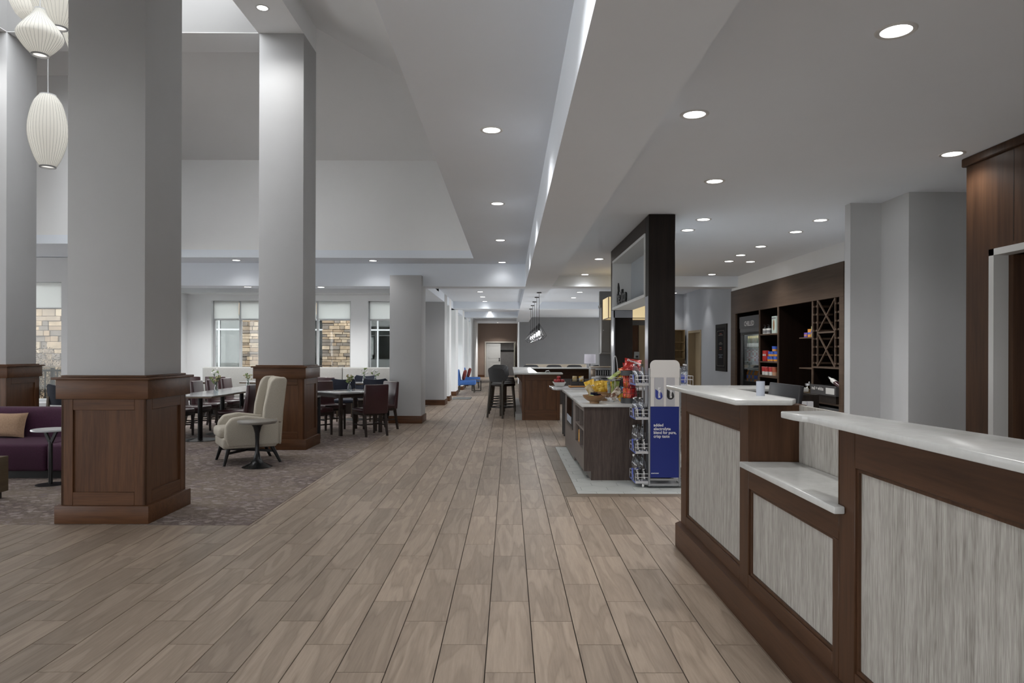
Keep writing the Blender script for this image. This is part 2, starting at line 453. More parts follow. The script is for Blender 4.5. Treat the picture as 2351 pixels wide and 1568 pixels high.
# ---- carpet
def carpet_mat():
    t = NT('patterned_carpet'); tc = t.n('ShaderNodeTexCoord')
    mp = t.n('ShaderNodeMapping', Scale=(0.85, 1.0, 1.0)); t.l(tc.outputs['Object'], mp.inputs[0])
    dn = t.n('ShaderNodeTexNoise', Scale=11.0, Detail=4.0, Roughness=0.65); t.l(mp.outputs[0], dn.inputs['Vector'])
    va = t.n('ShaderNodeVectorMath', _operation='MULTIPLY_ADD'); t.l(dn.outputs['Color'], va.inputs[0]); va.inputs[1].default_value = (0.20, 0.16, 0.0); t.l(mp.outputs[0], va.inputs[2])
    v1 = t.n('ShaderNodeTexVoronoi', Scale=13.0); t.l(va.outputs[0], v1.inputs['Vector'])
    v2 = t.n('ShaderNodeTexVoronoi', Scale=13.0, _feature='DISTANCE_TO_EDGE'); t.l(va.outputs[0], v2.inputs['Vector'])
    big = t.n('ShaderNodeTexNoise', Scale=0.9, Detail=2.0); t.l(mp.outputs[0], big.inputs['Vector'])
    sp = t.n('ShaderNodeSeparateColor'); t.l(v1.outputs['Color'], sp.inputs[0])
    leaf = t.ramp(sp.outputs[0], [(0.0, (0.21, 0.172, 0.148, 1)), (0.35, (0.265, 0.22, 0.19, 1)), (0.6, (0.31, 0.268, 0.245, 1)), (0.8, (0.19, 0.15, 0.148, 1)), (1.0, (0.36, 0.315, 0.29, 1))])
    ground = t.ramp(big.outputs['Fac'], [(0.35, (0.135, 0.105, 0.10, 1)), (0.65, (0.20, 0.16, 0.125, 1))])
    m = t.ramp(v2.outputs['Distance'], [(0.03, (0,0,0,1)), (0.22, (1,1,1,1))])
    c = t.mix(m, ground, leaf)
    fn = t.n('ShaderNodeTexNoise', Scale=260.0, Detail=2.0); t.l(tc.outputs['Object'], fn.inputs['Vector'])
    c = t.mix(1.0, c, t.ramp(fn.outputs['Fac'], [(0.3, (0.8,0.8,0.8,1)), (0.7, (1.15,1.15,1.15,1))]), 'MULTIPLY')
    t.l(c, t.b.inputs['Base Color']); t.b.inputs['Roughness'].default_value = 0.95; t.b.inputs['Specular IOR Level'].default_value = 0.15
    t.bump(fn.outputs['Fac'], 0.5, 0.004)
    return t.m
CARPET = carpet_mat()
o = struct('floor_carpet', MB().box(-14.0, CX, CY, 13.75, -0.05, 0.002).box(-8.1, CX, 13.75, 17.6, -0.05, 0.002).box(-2.6, CX, 17.6, 19.12, -0.05, 0.002), CARPET)
o['label'] = 'mottled taupe and purple leaf-pattern carpet under the lounge furniture'

# ---- ceilings
mb = MB()
OX0, OX1, OY0, OY1 = -10.6, -0.70, 3.5, 13.58
mb.box(OX1, 0.33, -5, 14.45, Z1, Z1+0.15)
mb.box(-14, OX1, -5, OY0, Z1, Z1+0.15)
mb.box(-14, OX0, OY0, OY1, Z1, Z1+0.15)
mb.box(-14, OX1, OY1, 14.45, Z1, Z1+0.15)
mb.box(OX0, -7.0, 11.9, OY1, Z1, Z1+0.15)
struct('ceiling', mb, CEIL)
mb = MB(); mb.box(0.885, 6.0, -5, 14.45, ZR, ZR+0.15); mb.box(0.885, 6.0, 15.0, 33.0, ZR, ZR+0.15); mb.box(-2.6, 0.33, 15.0, 32.2, ZR, ZR+0.15)
struct('ceiling', mb, CEIL)
struct('ceiling', MB().box(-8.07, -1.78, 14.95, 17.6, 2.98, 3.13), CEIL)
struct('ceiling', MB().box(-2.6, 0.6, 32.0, 41.4, 3.08, 3.2), CEIL)
# beams (soffits)
struct('trim_1', MB().box(0.33, 0.885, -5, 32.0, ZB, Z1+0.1), CEIL, label='long boxed ceiling beam running down the hall')
struct('trim_2', MB().box(-8.07, 0.33, 14.45, 14.97, ZB-0.01, Z1+0.1).box(0.885, 4.745, 14.45, 14.97, ZB, Z1+0.1), CEIL, label='boxed cross beam over the far end of the lounge')
struct('trim_3', MB().box(-2.4, 0.33, 22.1, 22.8, ZB, 3.1).box(0.885, 6, 22.1, 22.8, ZB, 3.1), CEIL)
struct('trim_4', MB().box(-2.4, 0.33, 27.8, 28.6, ZB, 3.1), CEIL)
struct('trim_5', MB().box(-2.4, -1.78, 14.9, 32, ZB, 3.1), CEIL)
# ---- raised atrium
mb = MB()
TX0, TX1, TY0, TY1 = -8.17, -3.10, 5.99, 11.09     # outer faces of the column square
def slab(p, th=0.12):
    n = (Vector(p[1])-Vector(p[0])).cross(Vector(p[2])-Vector(p[0])).normalized()
    if n.z < 0: n = -n
    return list(p)+[tuple(Vector(v)+n*th) for v in p]
FS = [(0,1,2,3),(7,6,5,4),(0,4,5,1),(1,5,6,2),(2,6,7,3),(3,7,4,0)]
zt = 6.62
ZF, ZS = 5.185, 5.73
mb.box(OX0, OX1+0.12, OY1, OY1+0.12, Z1+0.15, 6.4)            # far upright
mb.box(OX0, OX1+0.12, OY0-0.12, OY0, Z1+0.15, 6.4)
mb.box(OX1, OX1+0.12, OY0, OY1, Z1+0.15, 6.4); mb.box(OX0-0.12, OX0, OY0-0.12, OY1+0.12, Z1+0.15, 6.4)
mb.box(OX0, -7.0, 11.9, 12.02, Z1+0.15, 6.6)
struct('wall_atrium', mb, CEILA)
mb = MB()
def vault(a, b, c, d): mb.add(slab([a, b, c, d]), FS)
vault((OX0, OY1, ZF), (OX1, OY1, ZF), (OX1, TY1, zt), (OX0, TY1, zt))
vault((OX0, OY0, ZF), (OX1, OY0, ZF), (OX1, TY0, zt), (OX0, TY0, zt))
vault((OX1, OY0, ZS), (OX1, OY1, ZS), (TX1, OY1, zt), (TX1, OY0, zt))
vault((OX0, OY0, ZS), (OX0, OY1, ZS), (TX0, OY1, zt), (TX0, OY0, zt))
struct('ceiling_vault', mb, CEILA)
# lantern tower over the four columns, with clerestory windows
IX0, IX1, IY0, IY1 = -7.51, -3.76, 6.65, 10.43
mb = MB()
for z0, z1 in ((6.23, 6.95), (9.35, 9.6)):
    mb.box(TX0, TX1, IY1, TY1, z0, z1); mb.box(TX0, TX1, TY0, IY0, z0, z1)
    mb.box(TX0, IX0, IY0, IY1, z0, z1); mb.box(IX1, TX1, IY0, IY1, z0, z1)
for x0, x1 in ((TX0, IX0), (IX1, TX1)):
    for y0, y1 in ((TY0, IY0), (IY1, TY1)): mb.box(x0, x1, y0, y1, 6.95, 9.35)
struct('wall_lantern', mb, mat('lantern_paint_dimmed', (0.29, 0.29, 0.29), 0.85), label='inner walls of the raised light lantern above the four columns')  # wall colour darkened to offset the strong sky light falling on it
sk = 1.8; mx_, my_ = (TX0+TX1)/2, (TY0+TY1)/2  # half-width of a roof opening added for more light from above
struct('ceiling_lantern', MB().box(TX0, TX1, TY0, my_-sk, 9.6, 9.75).box(TX0, TX1, my_+sk, TY1, 9.6, 9.75).box(TX0, mx_-sk, my_-sk, my_+sk, 9.6, 9.75).box(mx_+sk, TX1, my_-sk, my_+sk, 9.6, 9.75), CEILA)
mb = MB(); zc = 6.222
for x0, x1, y0, y1 in ((TX0, TX1, IY1, TY1), (TX0, TX1, TY0, IY0), (TX0, IX0, IY0, IY1), (IX1, TX1, IY0, IY1)): mb.box(x0, x1, y0, y1, zc, 6.2295)
mb.box(TX1, TX1+0.012, TY0, TY1, zc, 6.75).box(TX0-0.012, TX0, TY0, TY1, zc, 6.75).box(TX0, TX1, TY1, TY1+0.012, zc, 6.75).box(TX0, TX1, TY0-0.012, TY0, zc, 6.75)
struct('trim_9', mb, CEILA, label='pale beam cladding around the top of the four columns')
# ---- roof deck so that no sky leaks in above the ceilings
struct('ceiling_deck', MB().box(-14.2, OX0-0.1, -5.2, 14.5, 3.45, 3.55).box(OX1+0.1, 6.2, -5.2, 41.6, 3.45, 3.55).box(-2.6, OX1+0.1, 17.8, 41.6, 3.45, 3.55).box(OX0-0.1, OX1+0.1, -5.2, OY0-0.1, 3.45, 3.55).box(-8.3, OX1+0.1, OY1+0.1, 17.8, 3.45, 3.55).box(OX0-0.1, -8.3, OY1+0.1, 14.5, 3.45, 3.55), CEIL)

# ---- walls with openings
def wall_y(name, y0, y1, x0, x1, z0, z1, ops, m, label=None):
    mb = MB(); xs = sorted({x0, x1} | {v for o_ in ops for v in o_[:2]})
    for a, b in zip(xs[:-1], xs[1:]):
        seg = sorted([(c, d) for (p, q_, c, d) in ops if p <= a and q_ >= b])
        z = z0
        for c, d in seg:
            if c > z: mb.box(a, b, y0, y1, z, c)
            z = d
        if z < z1: mb.box(a, b, y0, y1, z, z1)
    return struct(name, mb, m, label=label)
def wall_x(name, x0, x1, y0, y1, z0, z1, ops, m, label=None):
    mb = MB(); ys = sorted({y0, y1} | {v for o_ in ops for v in o_[:2]})
    for a, b in zip(ys[:-1], ys[1:]):
        seg = sorted([(c, d) for (p, q_, c, d) in ops if p <= a and q_ >= b])
        z = z0
        for c, d in seg:
            if c > z: mb.box(x0, x1, a, b, z, c)
            z = d
        if z < z1: mb.box(x0, x1, a, b, z, z1)
    return struct(name, mb, m, label=label)

WN = 17.5                                # dining window wall
SILL, HEAD = 1.02, 2.735
NOOKW = [(-7.47, -5.82), (-5.62, -3.98), (-3.55, -2.75)]
wall_y('wall_window', WN, WN+0.25, -8.07, -2.62, 0, 3.4, [(a, b, SILL, HEAD) for a, b in NOOKW], CEILA, 'bright window wall behind the banquette')
struct('trim_6', MB().box(-8.0, -2.62, 16.85, WN, 2.88, 2.98), WHITE)
# left side of the dining bay, its window widened out of view for daylight
wall_x('wall_bay_side', -8.22, -8.07, 13.75, WN+0.25, 0, 3.4, [(14.1, 17.15, 0.3, 2.7)], CEILA)
wall_y('wall_left_window', 13.6, 13.8, -14, -8.07, 0, 3.28, [(-10.4, -8.72, 0.48, 2.80)], WALL, 'white wall with the tall window left of the lounge')
wall_x('wall_left', -14.15, -14.0, -5, 13.8, 0, 3.44, [(-4.8, -0.5, 0.3, 3.1), (-0.3, 4.0, 0.3, 3.1), (4.2, 8.5, 0.3, 3.1), (8.7, 13.0, 0.3, 3.1)], WALL, 'unseen wall left of the lounge, openings added for daylight')  # openings added out of view to bring daylight into the lounge
wall_y('wall_back', -5.2, -5.0, -14.15, 6.0, 0, 3.44, [(-13, -10.2, 0.1, 2.6), (-5.0, -2.8, 0.1, 2.6), (-1.2, 1.8, 0.05, 2.4)], WALL, 'entrance wall behind the camera, its openings added for daylight')  # openings added and sized to bring daylight from behind
# hall left wall with piers and tall windows
HW_X = -2.36
ops = [(20.1, 20.62, 0.15, 2.8), (21.4, 23.05, 0.15, 2.8), (24.3, 26.5, 0.15, 2.8), (27.6, 29.6, 0.15, 2.8), (30.6, 32.4, 0.15, 2.8)]
wall_x('wall_hall_left', HW_X-0.2, HW_X, 19.3, 41.2, 0, 3.4, ops, CEILA, 'hallway wall with piers and tall windows')
struct('wall_bay_return', MB().box(-2.62, -2.50, WN, 19.12, 0, 3.4).box(-2.62, -2.36, 19.12, 19.3, 0, 3.4), CEILA)
PIERS = [(19.12, 19.87), (20.66, 21.30), (23.1, 24.2), (26.6, 27.5), (29.7, 30.5), (32.6, 34.0)]
for i, (a, b) in enumerate(PIERS):
    struct('wall_pier', MB().box(HW_X-0.02, -1.775, a, b, 0, 3.1), WALL if i == 0 else CEILA)
    struct('baseboard_hall', MB().box(-2.3, -1.755, a-0.02, b+0.02, 0.0, 0.145), WOODRX)
struct('wall_hall_end_left', MB().box(HW_X, -1.80, 34.0, 40.0, 0, 3.2), CEILA)
# brown end wall with the double door
wall_y('wall_end', 40.0, 40.2, -2.3, 0.62, 0, 3.2, [(-1.33, 0.33, 0, 1.98)], WALLBR, 'dark brown wall at the end of the hall')
struct('baseboard_end', MB().box(-1.8, -1.42, 39.97, 40.0, 0, 0.13), WOODRX)
struct('wall_room_beyond', MB().box(-2.2, 1.2, 43.0, 43.1, 0, 2.6), mat('plaster_beyond', (0.30, 0.29, 0.285), 0.8, var=0.1, scale=4))
struct('floor_beyond', MB().box(-2.2, 1.2, 41.5, 43.1, -0.05, 0.0), mat('floor_beyond', (0.22, 0.17, 0.14), 0.6))
struct('wall_room_sides', MB().box(-2.4, -2.2, 40.2, 43.1, 0, 2.7).box(1.2, 1.4, 40.2, 43.1, 0, 2.7).box(-2.4, 1.4, 40.2, 43.1, 2.6, 2.7), WALL)
# grey feature wall
struct('wall_feature', MB().box(0.46, 6.0, 32.0, 32.2, 0, 3.4), WALLD, label='dark grey wall beyond the bar')
struct('wall_hall_right', MB().box(0.46, 0.62, 32.2, 40.0, 0, 3.2).box(0.40, 0.46, 31.96, 32.1, 0, 2.83), CEILA)
# right hand side
struct('wall_right', MB().box(4.745, 5.5, 14.86, 17.2, 0, 3.4).box(4.745, 4.95, 18.4, 19.6, 0, 3.4).box(4.745, 4.95, 17.2, 18.4, 2.03, 3.4)
       .box(5.42, 5.6, 9.3, 14.9, 0, 3.4).box(4.745, 5.5, 7.3, 9.85, 0, 3.4), WALLB, label='blue-grey wall around the pantry shelves and menu board')
struct('wall_kitchen', MB().box(4.0, 4.745, 18.95, 19.1, 0, 3.4), WALLB)
struct('wall_pantry_top', MB().box(4.745, 5.5, 9.85, 14.86, 2.775, 3.4), CEILA, label='pale wall strip between the pantry cabinet and the ceiling')
struct('wall_pilaster', MB().box(3.587, 4.75, 7.32, 7.44, 0, 3.05).box(3.91, 4.75, 6.81, 7.32, 0, 3.05), WALL, label='pale grey stepped wall end right of the pantry shelves')
struct('wall_right_side', MB().box(4.75, 4.95, -5, 6.9, 0, 3.4), WALL)
wall_x('wall_bar_side', 5.8, 6.0, 17, 32.1, 0, 3.4, [(20.5, 23.5, 0.6, 2.8), (24.0, 27.2, 0.6, 2.8), (27.7, 31.2, 0.6, 2.8)], WALL, 'unseen wall right of the bar, openings added to light the far wall')  # openings added out of view to brighten the far grey wall
# wooden panelled wall by the desk
mb = MB(); ym = 5.34
mb.box(3.70, 3.80, 5.345, 5.63, 0, 2.98); mb.box(3.70, 3.80, 4.28, 5.345, 2.27, 2.98); mb.box(3.70, 3.80, -5, 4.28, 0, 2.98); mb.box(3.80, 4.75, 5.53, 5.63, 0, 2.98)
ww = struct('wall_wood', mb, wood('dark_panel_wood', (0.028, 0.0135, 0.0072, 1), (0.060, 0.030, 0.0160, 1), 0.42, 'Z', stripe=7, spec=0.2), label='dark stained wood panelled wall right of the desk')
struct('trim_7', MB().rbox(3.675, 3.80, -5, 5.66, 2.98, 3.05, 0.01).rbox(3.80, 4.75, 5.62, 5.66, 2.98, 3.05, 0.005), MC['dark_panel_wood'], label='wood crown moulding on the panelled wall')
for y_ in (5.10,): MB().box(3.6985, 3.7, y_-0.002, y_+0.002, 2.30, 2.98).build('panel_joint', BLACK, ww, smooth=0)
# ================================================================ COLUMNS
def column(cx, cy, label, parts=True):
    t = thing('column', label, 'column', (cx, cy, 0))
    h = 0.3325
    MB().rbox(-h, h, -h, h, 1.2, 6.222, 0.006).build('shaft', WALL, t)
    MB().rbox(-0.40, 0.40, -0.395, 0.395, 0, 0.155, 0.006).build('base', WOODRX, t)
    b = 0.362
    # wainscot: core, rails and stiles, recessed panels on the four faces
    MB().box(-b+0.02, b-0.02, -b+0.02, b-0.02, 0.15, 1.05).build('core', WOODR, t, smooth=0)
    for k in range(4):
        M = Matrix.Rotation(k*PI/2, 4, 'Z')
        for x0 in (-b, b-0.10): MB().rbox(x0, x0+0.10, -b, -b+0.025, 0.15, 1.06, 0.003, 1, M).build('stile', WOODR, t)
        MB().rbox(-b+0.1, b-0.1, -b, -b+0.025, 0.15, 0.265, 0.003, 1, M).build('rail', WOODRX if k % 2 == 0 else WOODRY, t)
        MB().rbox(-b+0.1, b-0.1, -b, -b+0.025, 0.965, 1.06, 0.003, 1, M).build('rail', WOODRX if k % 2 == 0 else WOODRY, t)
        MB().rbox(-b+0.1, b-0.1, -b+0.017, -b+0.024, 0.26, 0.97, 0.001, 1, M).build('panel', WOODR, t)
    MB().rbox(-0.392, 0.392, -0.392, 0.392, 1.06, 1.225, 0.004).build('frieze', WOODRX, t)
    MB().rbox(-0.418, 0.418, -0.418, 0.418, 1.225, 1.245, 0.005).build('cap', WOODRX, t)
    MB().rbox(-0.365, 0.365, -0.365, 0.365, 1.244, 1.262, 0.006).build('cap_moulding', WOODRX, t)
    return t
c1 = column(-3.457, 6.32, 'large square column with wood panelled base nearest the camera')
dup(c1, (-3.415, 10.76, 0), None, 'square column with wood panelled base behind the cream armchair')
dup(c1, (-7.84, 10.76, 0), None, 'square column with wood panelled base at the left edge behind the purple sofa')
dup(c1, (-7.84, 6.32, 0), None, 'square column with wood panelled base outside the left edge of the view')
t = thing('pier', 'plain grey pier with wood baseboard where dining area meets the hall', 'pier', (-2.12, 14.56, 0))
MB().rbox(-0.325, 0.325, -0.31, 0.38, 0, ZB+0.2, 0.006).build('shaft', WALL, t)
MB().rbox(-0.345, 0.345, -0.33, 0.40, 0, 0.155, 0.005).build('baseboard', WOODRX, t)

# ================================================================ WINDOWS
FR = mat('window_frame', (0.52, 0.53, 0.54), 0.4)
SHADE = shade_cloth('roller_shade', (0.88, 0.89, 0.88, 1), 0.6)
wn = [0]
def window_y(x0, x1, z0, z1, y, mull=(), trans=None, shade=None, label=''):
    wn[0] += 1
    t = link('window_%d' % wn[0], None, None, (0, 0, 0)); t['kind'] = 'structure'; t['label'] = label
    f = 0.045; d0, d1 = y, y+0.08
    MB().box(x0, x0+f, d0, d1, z0, z1).box(x1-f, x1, d0, d1, z0, z1).box(x0, x1, d0, d1, z0, z0+f).box(x0, x1, d0, d1, z1-f, z1).build('window_frame', FR, t, smooth=0)
    xs = [x0]+list(mull)+[x1]
    for m_ in mull: MB().box(m_-0.025, m_+0.025, d0, d1, z0+f, z1-f).build('mullion', FR, t, smooth=0)
    zs = [z0, z1] if trans is None else [z0, trans, z1]
    if trans is not None:
        for a, b in zip(xs[:-1], xs[1:]): MB().box(a+f, b-f, d0+0.005, d1-0.005, trans-0.025, trans+0.025).build('transom', FR, t, smooth=0)
    for a, b in zip(xs[:-1], xs[1:]):
        for c, d in zip(zs[:-1], zs[1:]):
            MB().box(a+0.02, b-0.02, y+0.038, y+0.044, c+0.02, d-0.02).build('pane', GLASS, t, smooth=0)
        if shade is not None:
            MB().box(a+0.03, b-0.03, y-0.028, y-0.024, shade, z1-0.01).build('roller_shade', SHADE, t, smooth=0)
            MB().rbox(a+0.03, b-0.03, y-0.034, y-0.018, shade-0.022, shade, 0.004).build('shade_bar', WHITE, t)
    MB().box(x0-0.03, x1+0.03, y-0.12, y, z0-0.035, z0).build('window_sill', WHITE, t, smooth=0)
    return t
window_y(-7.47, -5.82, SILL, HEAD, WN+0.12, (-6.79,), 2.27, 2.285, 'two-light window with white roller shades left of the middle column')
window_y(-5.62, -3.98, SILL, HEAD, WN+0.12, (-4.84,), 2.27, 2.285, 'window with white roller shades facing a stone pier')
window_y(-3.55, -2.75, SILL, HEAD, WN+0.12, (), 2.27, 2.285, 'window with white roller shades beside the grey pier')
window_y(-10.4, -8.72, 0.48, 2.80, 13.68, (-9.95,), None, 2.31, 'tall window with a roller shade left of the near column')
CLEARG = thin_glass('clear_window_glass', (0.93, 0.95, 0.95, 1), 0.02)
def window_x(y0, y1, z0, z1, x, mull=(), shade=None, label=''):
    wn[0] += 1
    t = link('window_%d' % wn[0], None, None, (0, 0, 0)); t['kind'] = 'structure'; t['label'] = label
    f = 0.045; d0, d1 = x, x+0.08
    MB().box(d0, d1, y0, y0+f, z0, z1).box(d0, d1, y1-f, y1, z0, z1).box(d0, d1, y0, y1, z0, z0+f).box(d0, d1, y0, y1, z1-f, z1).build('window_frame', FR, t, smooth=0)
    ys = [y0]+list(mull)+[y1]
    for m_ in mull: MB().box(d0, d1, m_-0.025, m_+0.025, z0+f, z1-f).build('mullion', FR, t, smooth=0)
    for a, b in zip(ys[:-1], ys[1:]):
        MB().box(x+0.038, x+0.044, a+0.02, b-0.02, z0+0.02, z1-0.02).build('pane', CLEARG, t, smooth=0)
        if shade is not None: MB().box(x+0.1, x+0.104, a+0.03, b-0.03, shade, z1-0.01).build('roller_shade', SHADE, t, smooth=0)
    return t
window_x(14.1, 17.15, 0.3, 2.7, -8.2, (15.1, 16.1), 2.25, 'side window of the dining bay, unseen part widened for daylight')
for i, (a, b) in enumerate([(20.1, 20.62), (21.4, 23.05), (24.3, 26.5), (27.6, 29.6), (30.6, 32.4)]):
    window_x(a, b, 0.15, 2.8, -2.5, ((a+b)/2,) if i > 0 else (), 1.9, 'tall hallway window, number %s from the lounge' % ['one', 'two', 'three', 'four', 'five'][i])

# ================================================================ OUTSIDE
struct('ground_outside', MB().box(-60, 40, 13.9, 90, -0.25, -0.15).box(-60, -14.3, -40, 13.9, -0.25, -0.15).box(-14.3, 40, -40, -5.3, -0.25, -0.15), mat('pale_paving', (0.52, 0.52, 0.50), 0.9, var=0.1, scale=1.0))
LAWN = mat('lawn', (0.10, 0.16, 0.05), 0.95, var=0.3, scale=3)
struct('lawn', MB().box(-40, -4, 34, 60, -0.16, -0.12), LAWN)
random.seed(5)
STN = [mat('stone_%d' % i, c, 0.9, var=0.25, scale=9, bump=0.4, bscale=30, rnd=0.12) for i, c in enumerate([(0.42,0.32,0.22), (0.34,0.25,0.17), (0.46,0.37,0.27), (0.22,0.185,0.155), (0.30,0.235,0.175)])]
STM = [[None]*5 for _ in range(6)]
def stone_pier(label, x0, x1, y0, y1, z0, z1, faces='F', h=(0.10, 0.17), core_z=None):
    t = thing('stone_pier', label, 'pier', ((x0+x1)/2, y0, z0))
    W_ = x1-x0; D_ = y1-y0
    MB().box(-W_/2+0.02, W_/2-0.02, 0.02, D_, 0, (core_z or z1)-z0).build('mortar_core', mat('mortar', (0.12, 0.10, 0.085), 0.95), t, smooth=0)
    z = 0
    while z < z1-z0-0.03:
        hh = random.uniform(*h); hh = min(hh, z1-z0-z)
        x = -W_/2
        while x < W_/2-0.02:
            w = random.uniform(0.13, 0.38); w = min(w, W_/2-x)
            if W_/2-x-w < 0.1: w = W_/2-x
            pr = random.uniform(0.0, 0.04)
            MB().rbox(x+0.005, x+w-0.005, -pr, 0.06, z+0.004, z+hh-0.004, 0.008, 1).build('stone', random.choice(STN), t, smooth=0)
            x += w
        if 'L' in faces or 'R' in faces:
            for sx, nm in ((-1, 'L'), (1, 'R')):
                if nm not in faces: continue
                y = 0.06
                while y < D_-0.02:
                    w = min(random.uniform(0.2, 0.4), D_-y)
                    MB().rbox(sx*W_/2-0.03, sx*W_/2+0.03, y+0.005, y+w-0.005, z+0.004, z+hh-0.004, 0.008, 1).build('stone', random.choice(STN), t, smooth=0)
                    y += w
        z += hh
    return t
stone_pier('tan ledgestone pier outside the two-light window left of the middle column', -7.95, -7.42, 20.6, 21.2, -0.15, 2.75, 'F', (0.06, 0.13))
stone_pier('tan ledgestone pier outside the window right of the middle column', -5.47, -4.62, 20.4, 21.0, -0.15, 2.75, 'F', (0.06, 0.125))
stone_pier('tan ledgestone pier behind the bare shrub outside the left window', -12.4, -10.6, 17.4, 18.2, -0.15, 3.3, 'F', (0.11, 0.19))
# neighbouring wing: dark glazed front with white frames
t = thing('glazed_entrance', 'dark glazed building front with white frames seen through the dining windows', 'building', (-9.0, 26.5, 0))
MB().box(-5, 5, 0.3, 3.0, -0.15, 3.3).build('interior_mass', mat('dim_interior', (0.06, 0.062, 0.055), 0.8, var=0.3, scale=0.6), t, smooth=0)
GD = thin_glass('dark_glass', (0.45, 0.5, 0.48, 1), 0.12)
x = -4.6
while x < 4.6:
    w = 0.86
    MB().box(x+0.03, x+w-0.03, 0.05, 0.06, 0.0, 2.25).build('pane', GD, t, smooth=0)
    MB().box(x+0.03, x+w-0.03, 0.05, 0.06, 2.31, 2.78).build('pane', GD, t, smooth=0)
    MB().box(x-0.03, x+0.03, 0, 0.12, 0, 2.84).build('mullion', FR, t, smooth=0)
    x += w
MB().box(-4.6, 4.7, -0.01, 0.11, 2.25, 2.31).box(-4.6, 4.7, -0.01, 0.11, 2.78, 2.84).build('transom', FR, t, smooth=0)
MB().box(-5, 5, -0.25, 0.1, 2.84, 3.3).build('fascia', mat('tan_fascia', (0.36, 0.27, 0.19), 0.8), t, smooth=0)
# wall lamp on the stone pier
t = thing('wall_lantern', 'dark wall lamp on the side of the tan stone pier outside', 'lamp', (-7.36, 20.75, 2.08))
MB().prism([(-0.1, 0), (0.12, 0), (0.06, 0.24), (-0.06, 0.24)], -0.1, 0.1, 'y').build('shade', mat('dark_bronze', (0.05, 0.04, 0.035), 0.5), t)
MB().box(-0.10, -0.02, -0.04, 0.04, 0.02, 0.2).build('bracket', MC['dark_bronze'], t)
# bare shrub and railing outside the left window
random.seed(11)
t = thing('bare_shrub', 'leafless brown shrub outside the left window', 'shrub', (-10.9, 16.3, -0.1))
TW = mat('twig', (0.10, 0.075, 0.055), 0.9); LF = mat('dry_leaf', (0.22, 0.16, 0.10), 0.9, rnd=0.2, var=0.3, scale=30)
mbt = MB(); mbl = MB()
def grow(p, d, r, n):
    q = p+d*random.uniform(0.18, 0.34)
    mbt.cyl(p, q, r, r*0.72, 5)
    if n == 0:
        for _ in range(4):
            c = q+Vector((random.gauss(0, .07), random.gauss(0, .07), random.gauss(0, .07)))
            u = Vector((random.gauss(0, 1), random.gauss(0, 1), random.gauss(0, 1))).normalized()*0.022; v = u.orthogonal().normalized()*0.014
            mbl.add([c-u, c+v, c+u, c-v], [(0, 1, 2, 3)])
        return
    for _ in range(2 if n > 1 else 3):
        dd = (d+Vector((random.gauss(0, .42), random.gauss(0, .42), random.gauss(0, .22)))).normalized()
        grow(q, dd, r*0.72, n-1)
for k in range(9): grow(Vector((random.uniform(-.7, .7), random.uniform(-.25, .25), -0.1)), Vector((random.gauss(0, .25), random.gauss(0, .2), 1)).normalized(), 0.018, 5)
mbt.build('branches', TW, t); o = mbl.build('leaves', LF, t, smooth=0); o['kind'] = 'stuff'
t = thing('iron_railing', 'black iron railing outside the left window', 'railing', (-10.6, 15.0, 0))
MB().box(-1.6, 1.8, -0.02, 0.02, 1.02, 1.06).build('top_rail', BLACK, t, smooth=0); MB().box(-1.6, 1.8, -0.015, 0.015, 0.28, 0.31).build('bottom_rail', BLACK, t, smooth=0)
for i in range(27): MB().box(-1.58+i*0.13, -1.56+i*0.13, -0.01, 0.01, 0.3, 1.03).build('baluster', BLACK, t, smooth=0)
for x in (-0.6, 0.8): MB().box(x-0.03, x+0.03, -0.03, 0.03, -0.15, 1.1).build('post', BLACK, t, smooth=0)

# ================================================================ DOWNLIGHTS
LENS = emis('lamp_lens', (1, 0.98, 0.95, 1), 9.0)
TRIM = mat('lamp_trim', (0.62, 0.62, 0.62), 0.4)
ring_mesh = MB().surf([(0.070, 0.0), (0.072, -0.004), (0.090, -0.006), (0.096, -0.001), (0.096, 0.004), (0.070, 0.004)], n=28).mesh('trim_ring', TRIM)
lens_mesh = MB().cyl((0, 0, -0.0015), (0, 0, 0.004), 0.071, n=28).mesh('lens', LENS)
def downlight(x, y, z, label, group, watts=DOWN_W, cone=140):
    t = thing('downlight', label, 'ceiling light', (x, y, z), 0, group)
    link('trim_ring', ring_mesh, t); link('lens', lens_mesh, t)
    l = bpy.data.lights.new('downlight_beam', 'SPOT'); l.energy = watts; l.spot_size = R(cone); l.spot_blend = 0.7; l.shadow_soft_size = 0.06
    l.color = (1.0, 0.985, 0.965)
    lo = bpy.data.objects.new('downlight_beam', l); COL.objects.link(lo); lo.parent = t; lo.location = (0, 0, -0.02)
    return t
ordn = ['first', 'second', 'third', 'fourth', 'fifth', 'sixth', 'seventh', 'eighth', 'ninth', 'tenth', 'eleventh', 'twelfth']
for i, y in enumerate([0.05, 2.88, 5.71, 8.55, 11.36, 14.18]):
    downlight(-0.15, y, Z1, ('recessed downlight in the left hall ceiling, %s of the visible row' % ordn[i-2]) if i > 1 else 'recessed downlight in the hall ceiling %s the camera' % ('directly above', 'ahead of and above')[i], 'hall downlights', DOWN_W if i < 5 else 5)
for i, x in enumerate((-5.48, -2.74)): downlight(x, 14.0, Z1, 'recessed downlight under the atrium edge, %s the middle column' % ('left of', 'right of')[i], 'atrium edge downlights', 10)
for i, x in enumerate((-7.05, -5.51, -3.97)): downlight(x, 14.7, ZB-0.01, 'recessed downlight in the cross beam over the dining bay, %s' % ('behind the near column', 'left of the middle column', 'right of the middle column')[i], 'dining beam downlights')
for i, x in enumerate((-7.2, -5.8, -4.4, -3.0)): downlight(x, 16.0, 2.98, 'added downlight over the banquette, unseen behind the cross beam, %s from the left' % ordn[i], 'added banquette downlights', 110)  # added lamps out of view, put in to brighten the bay walls
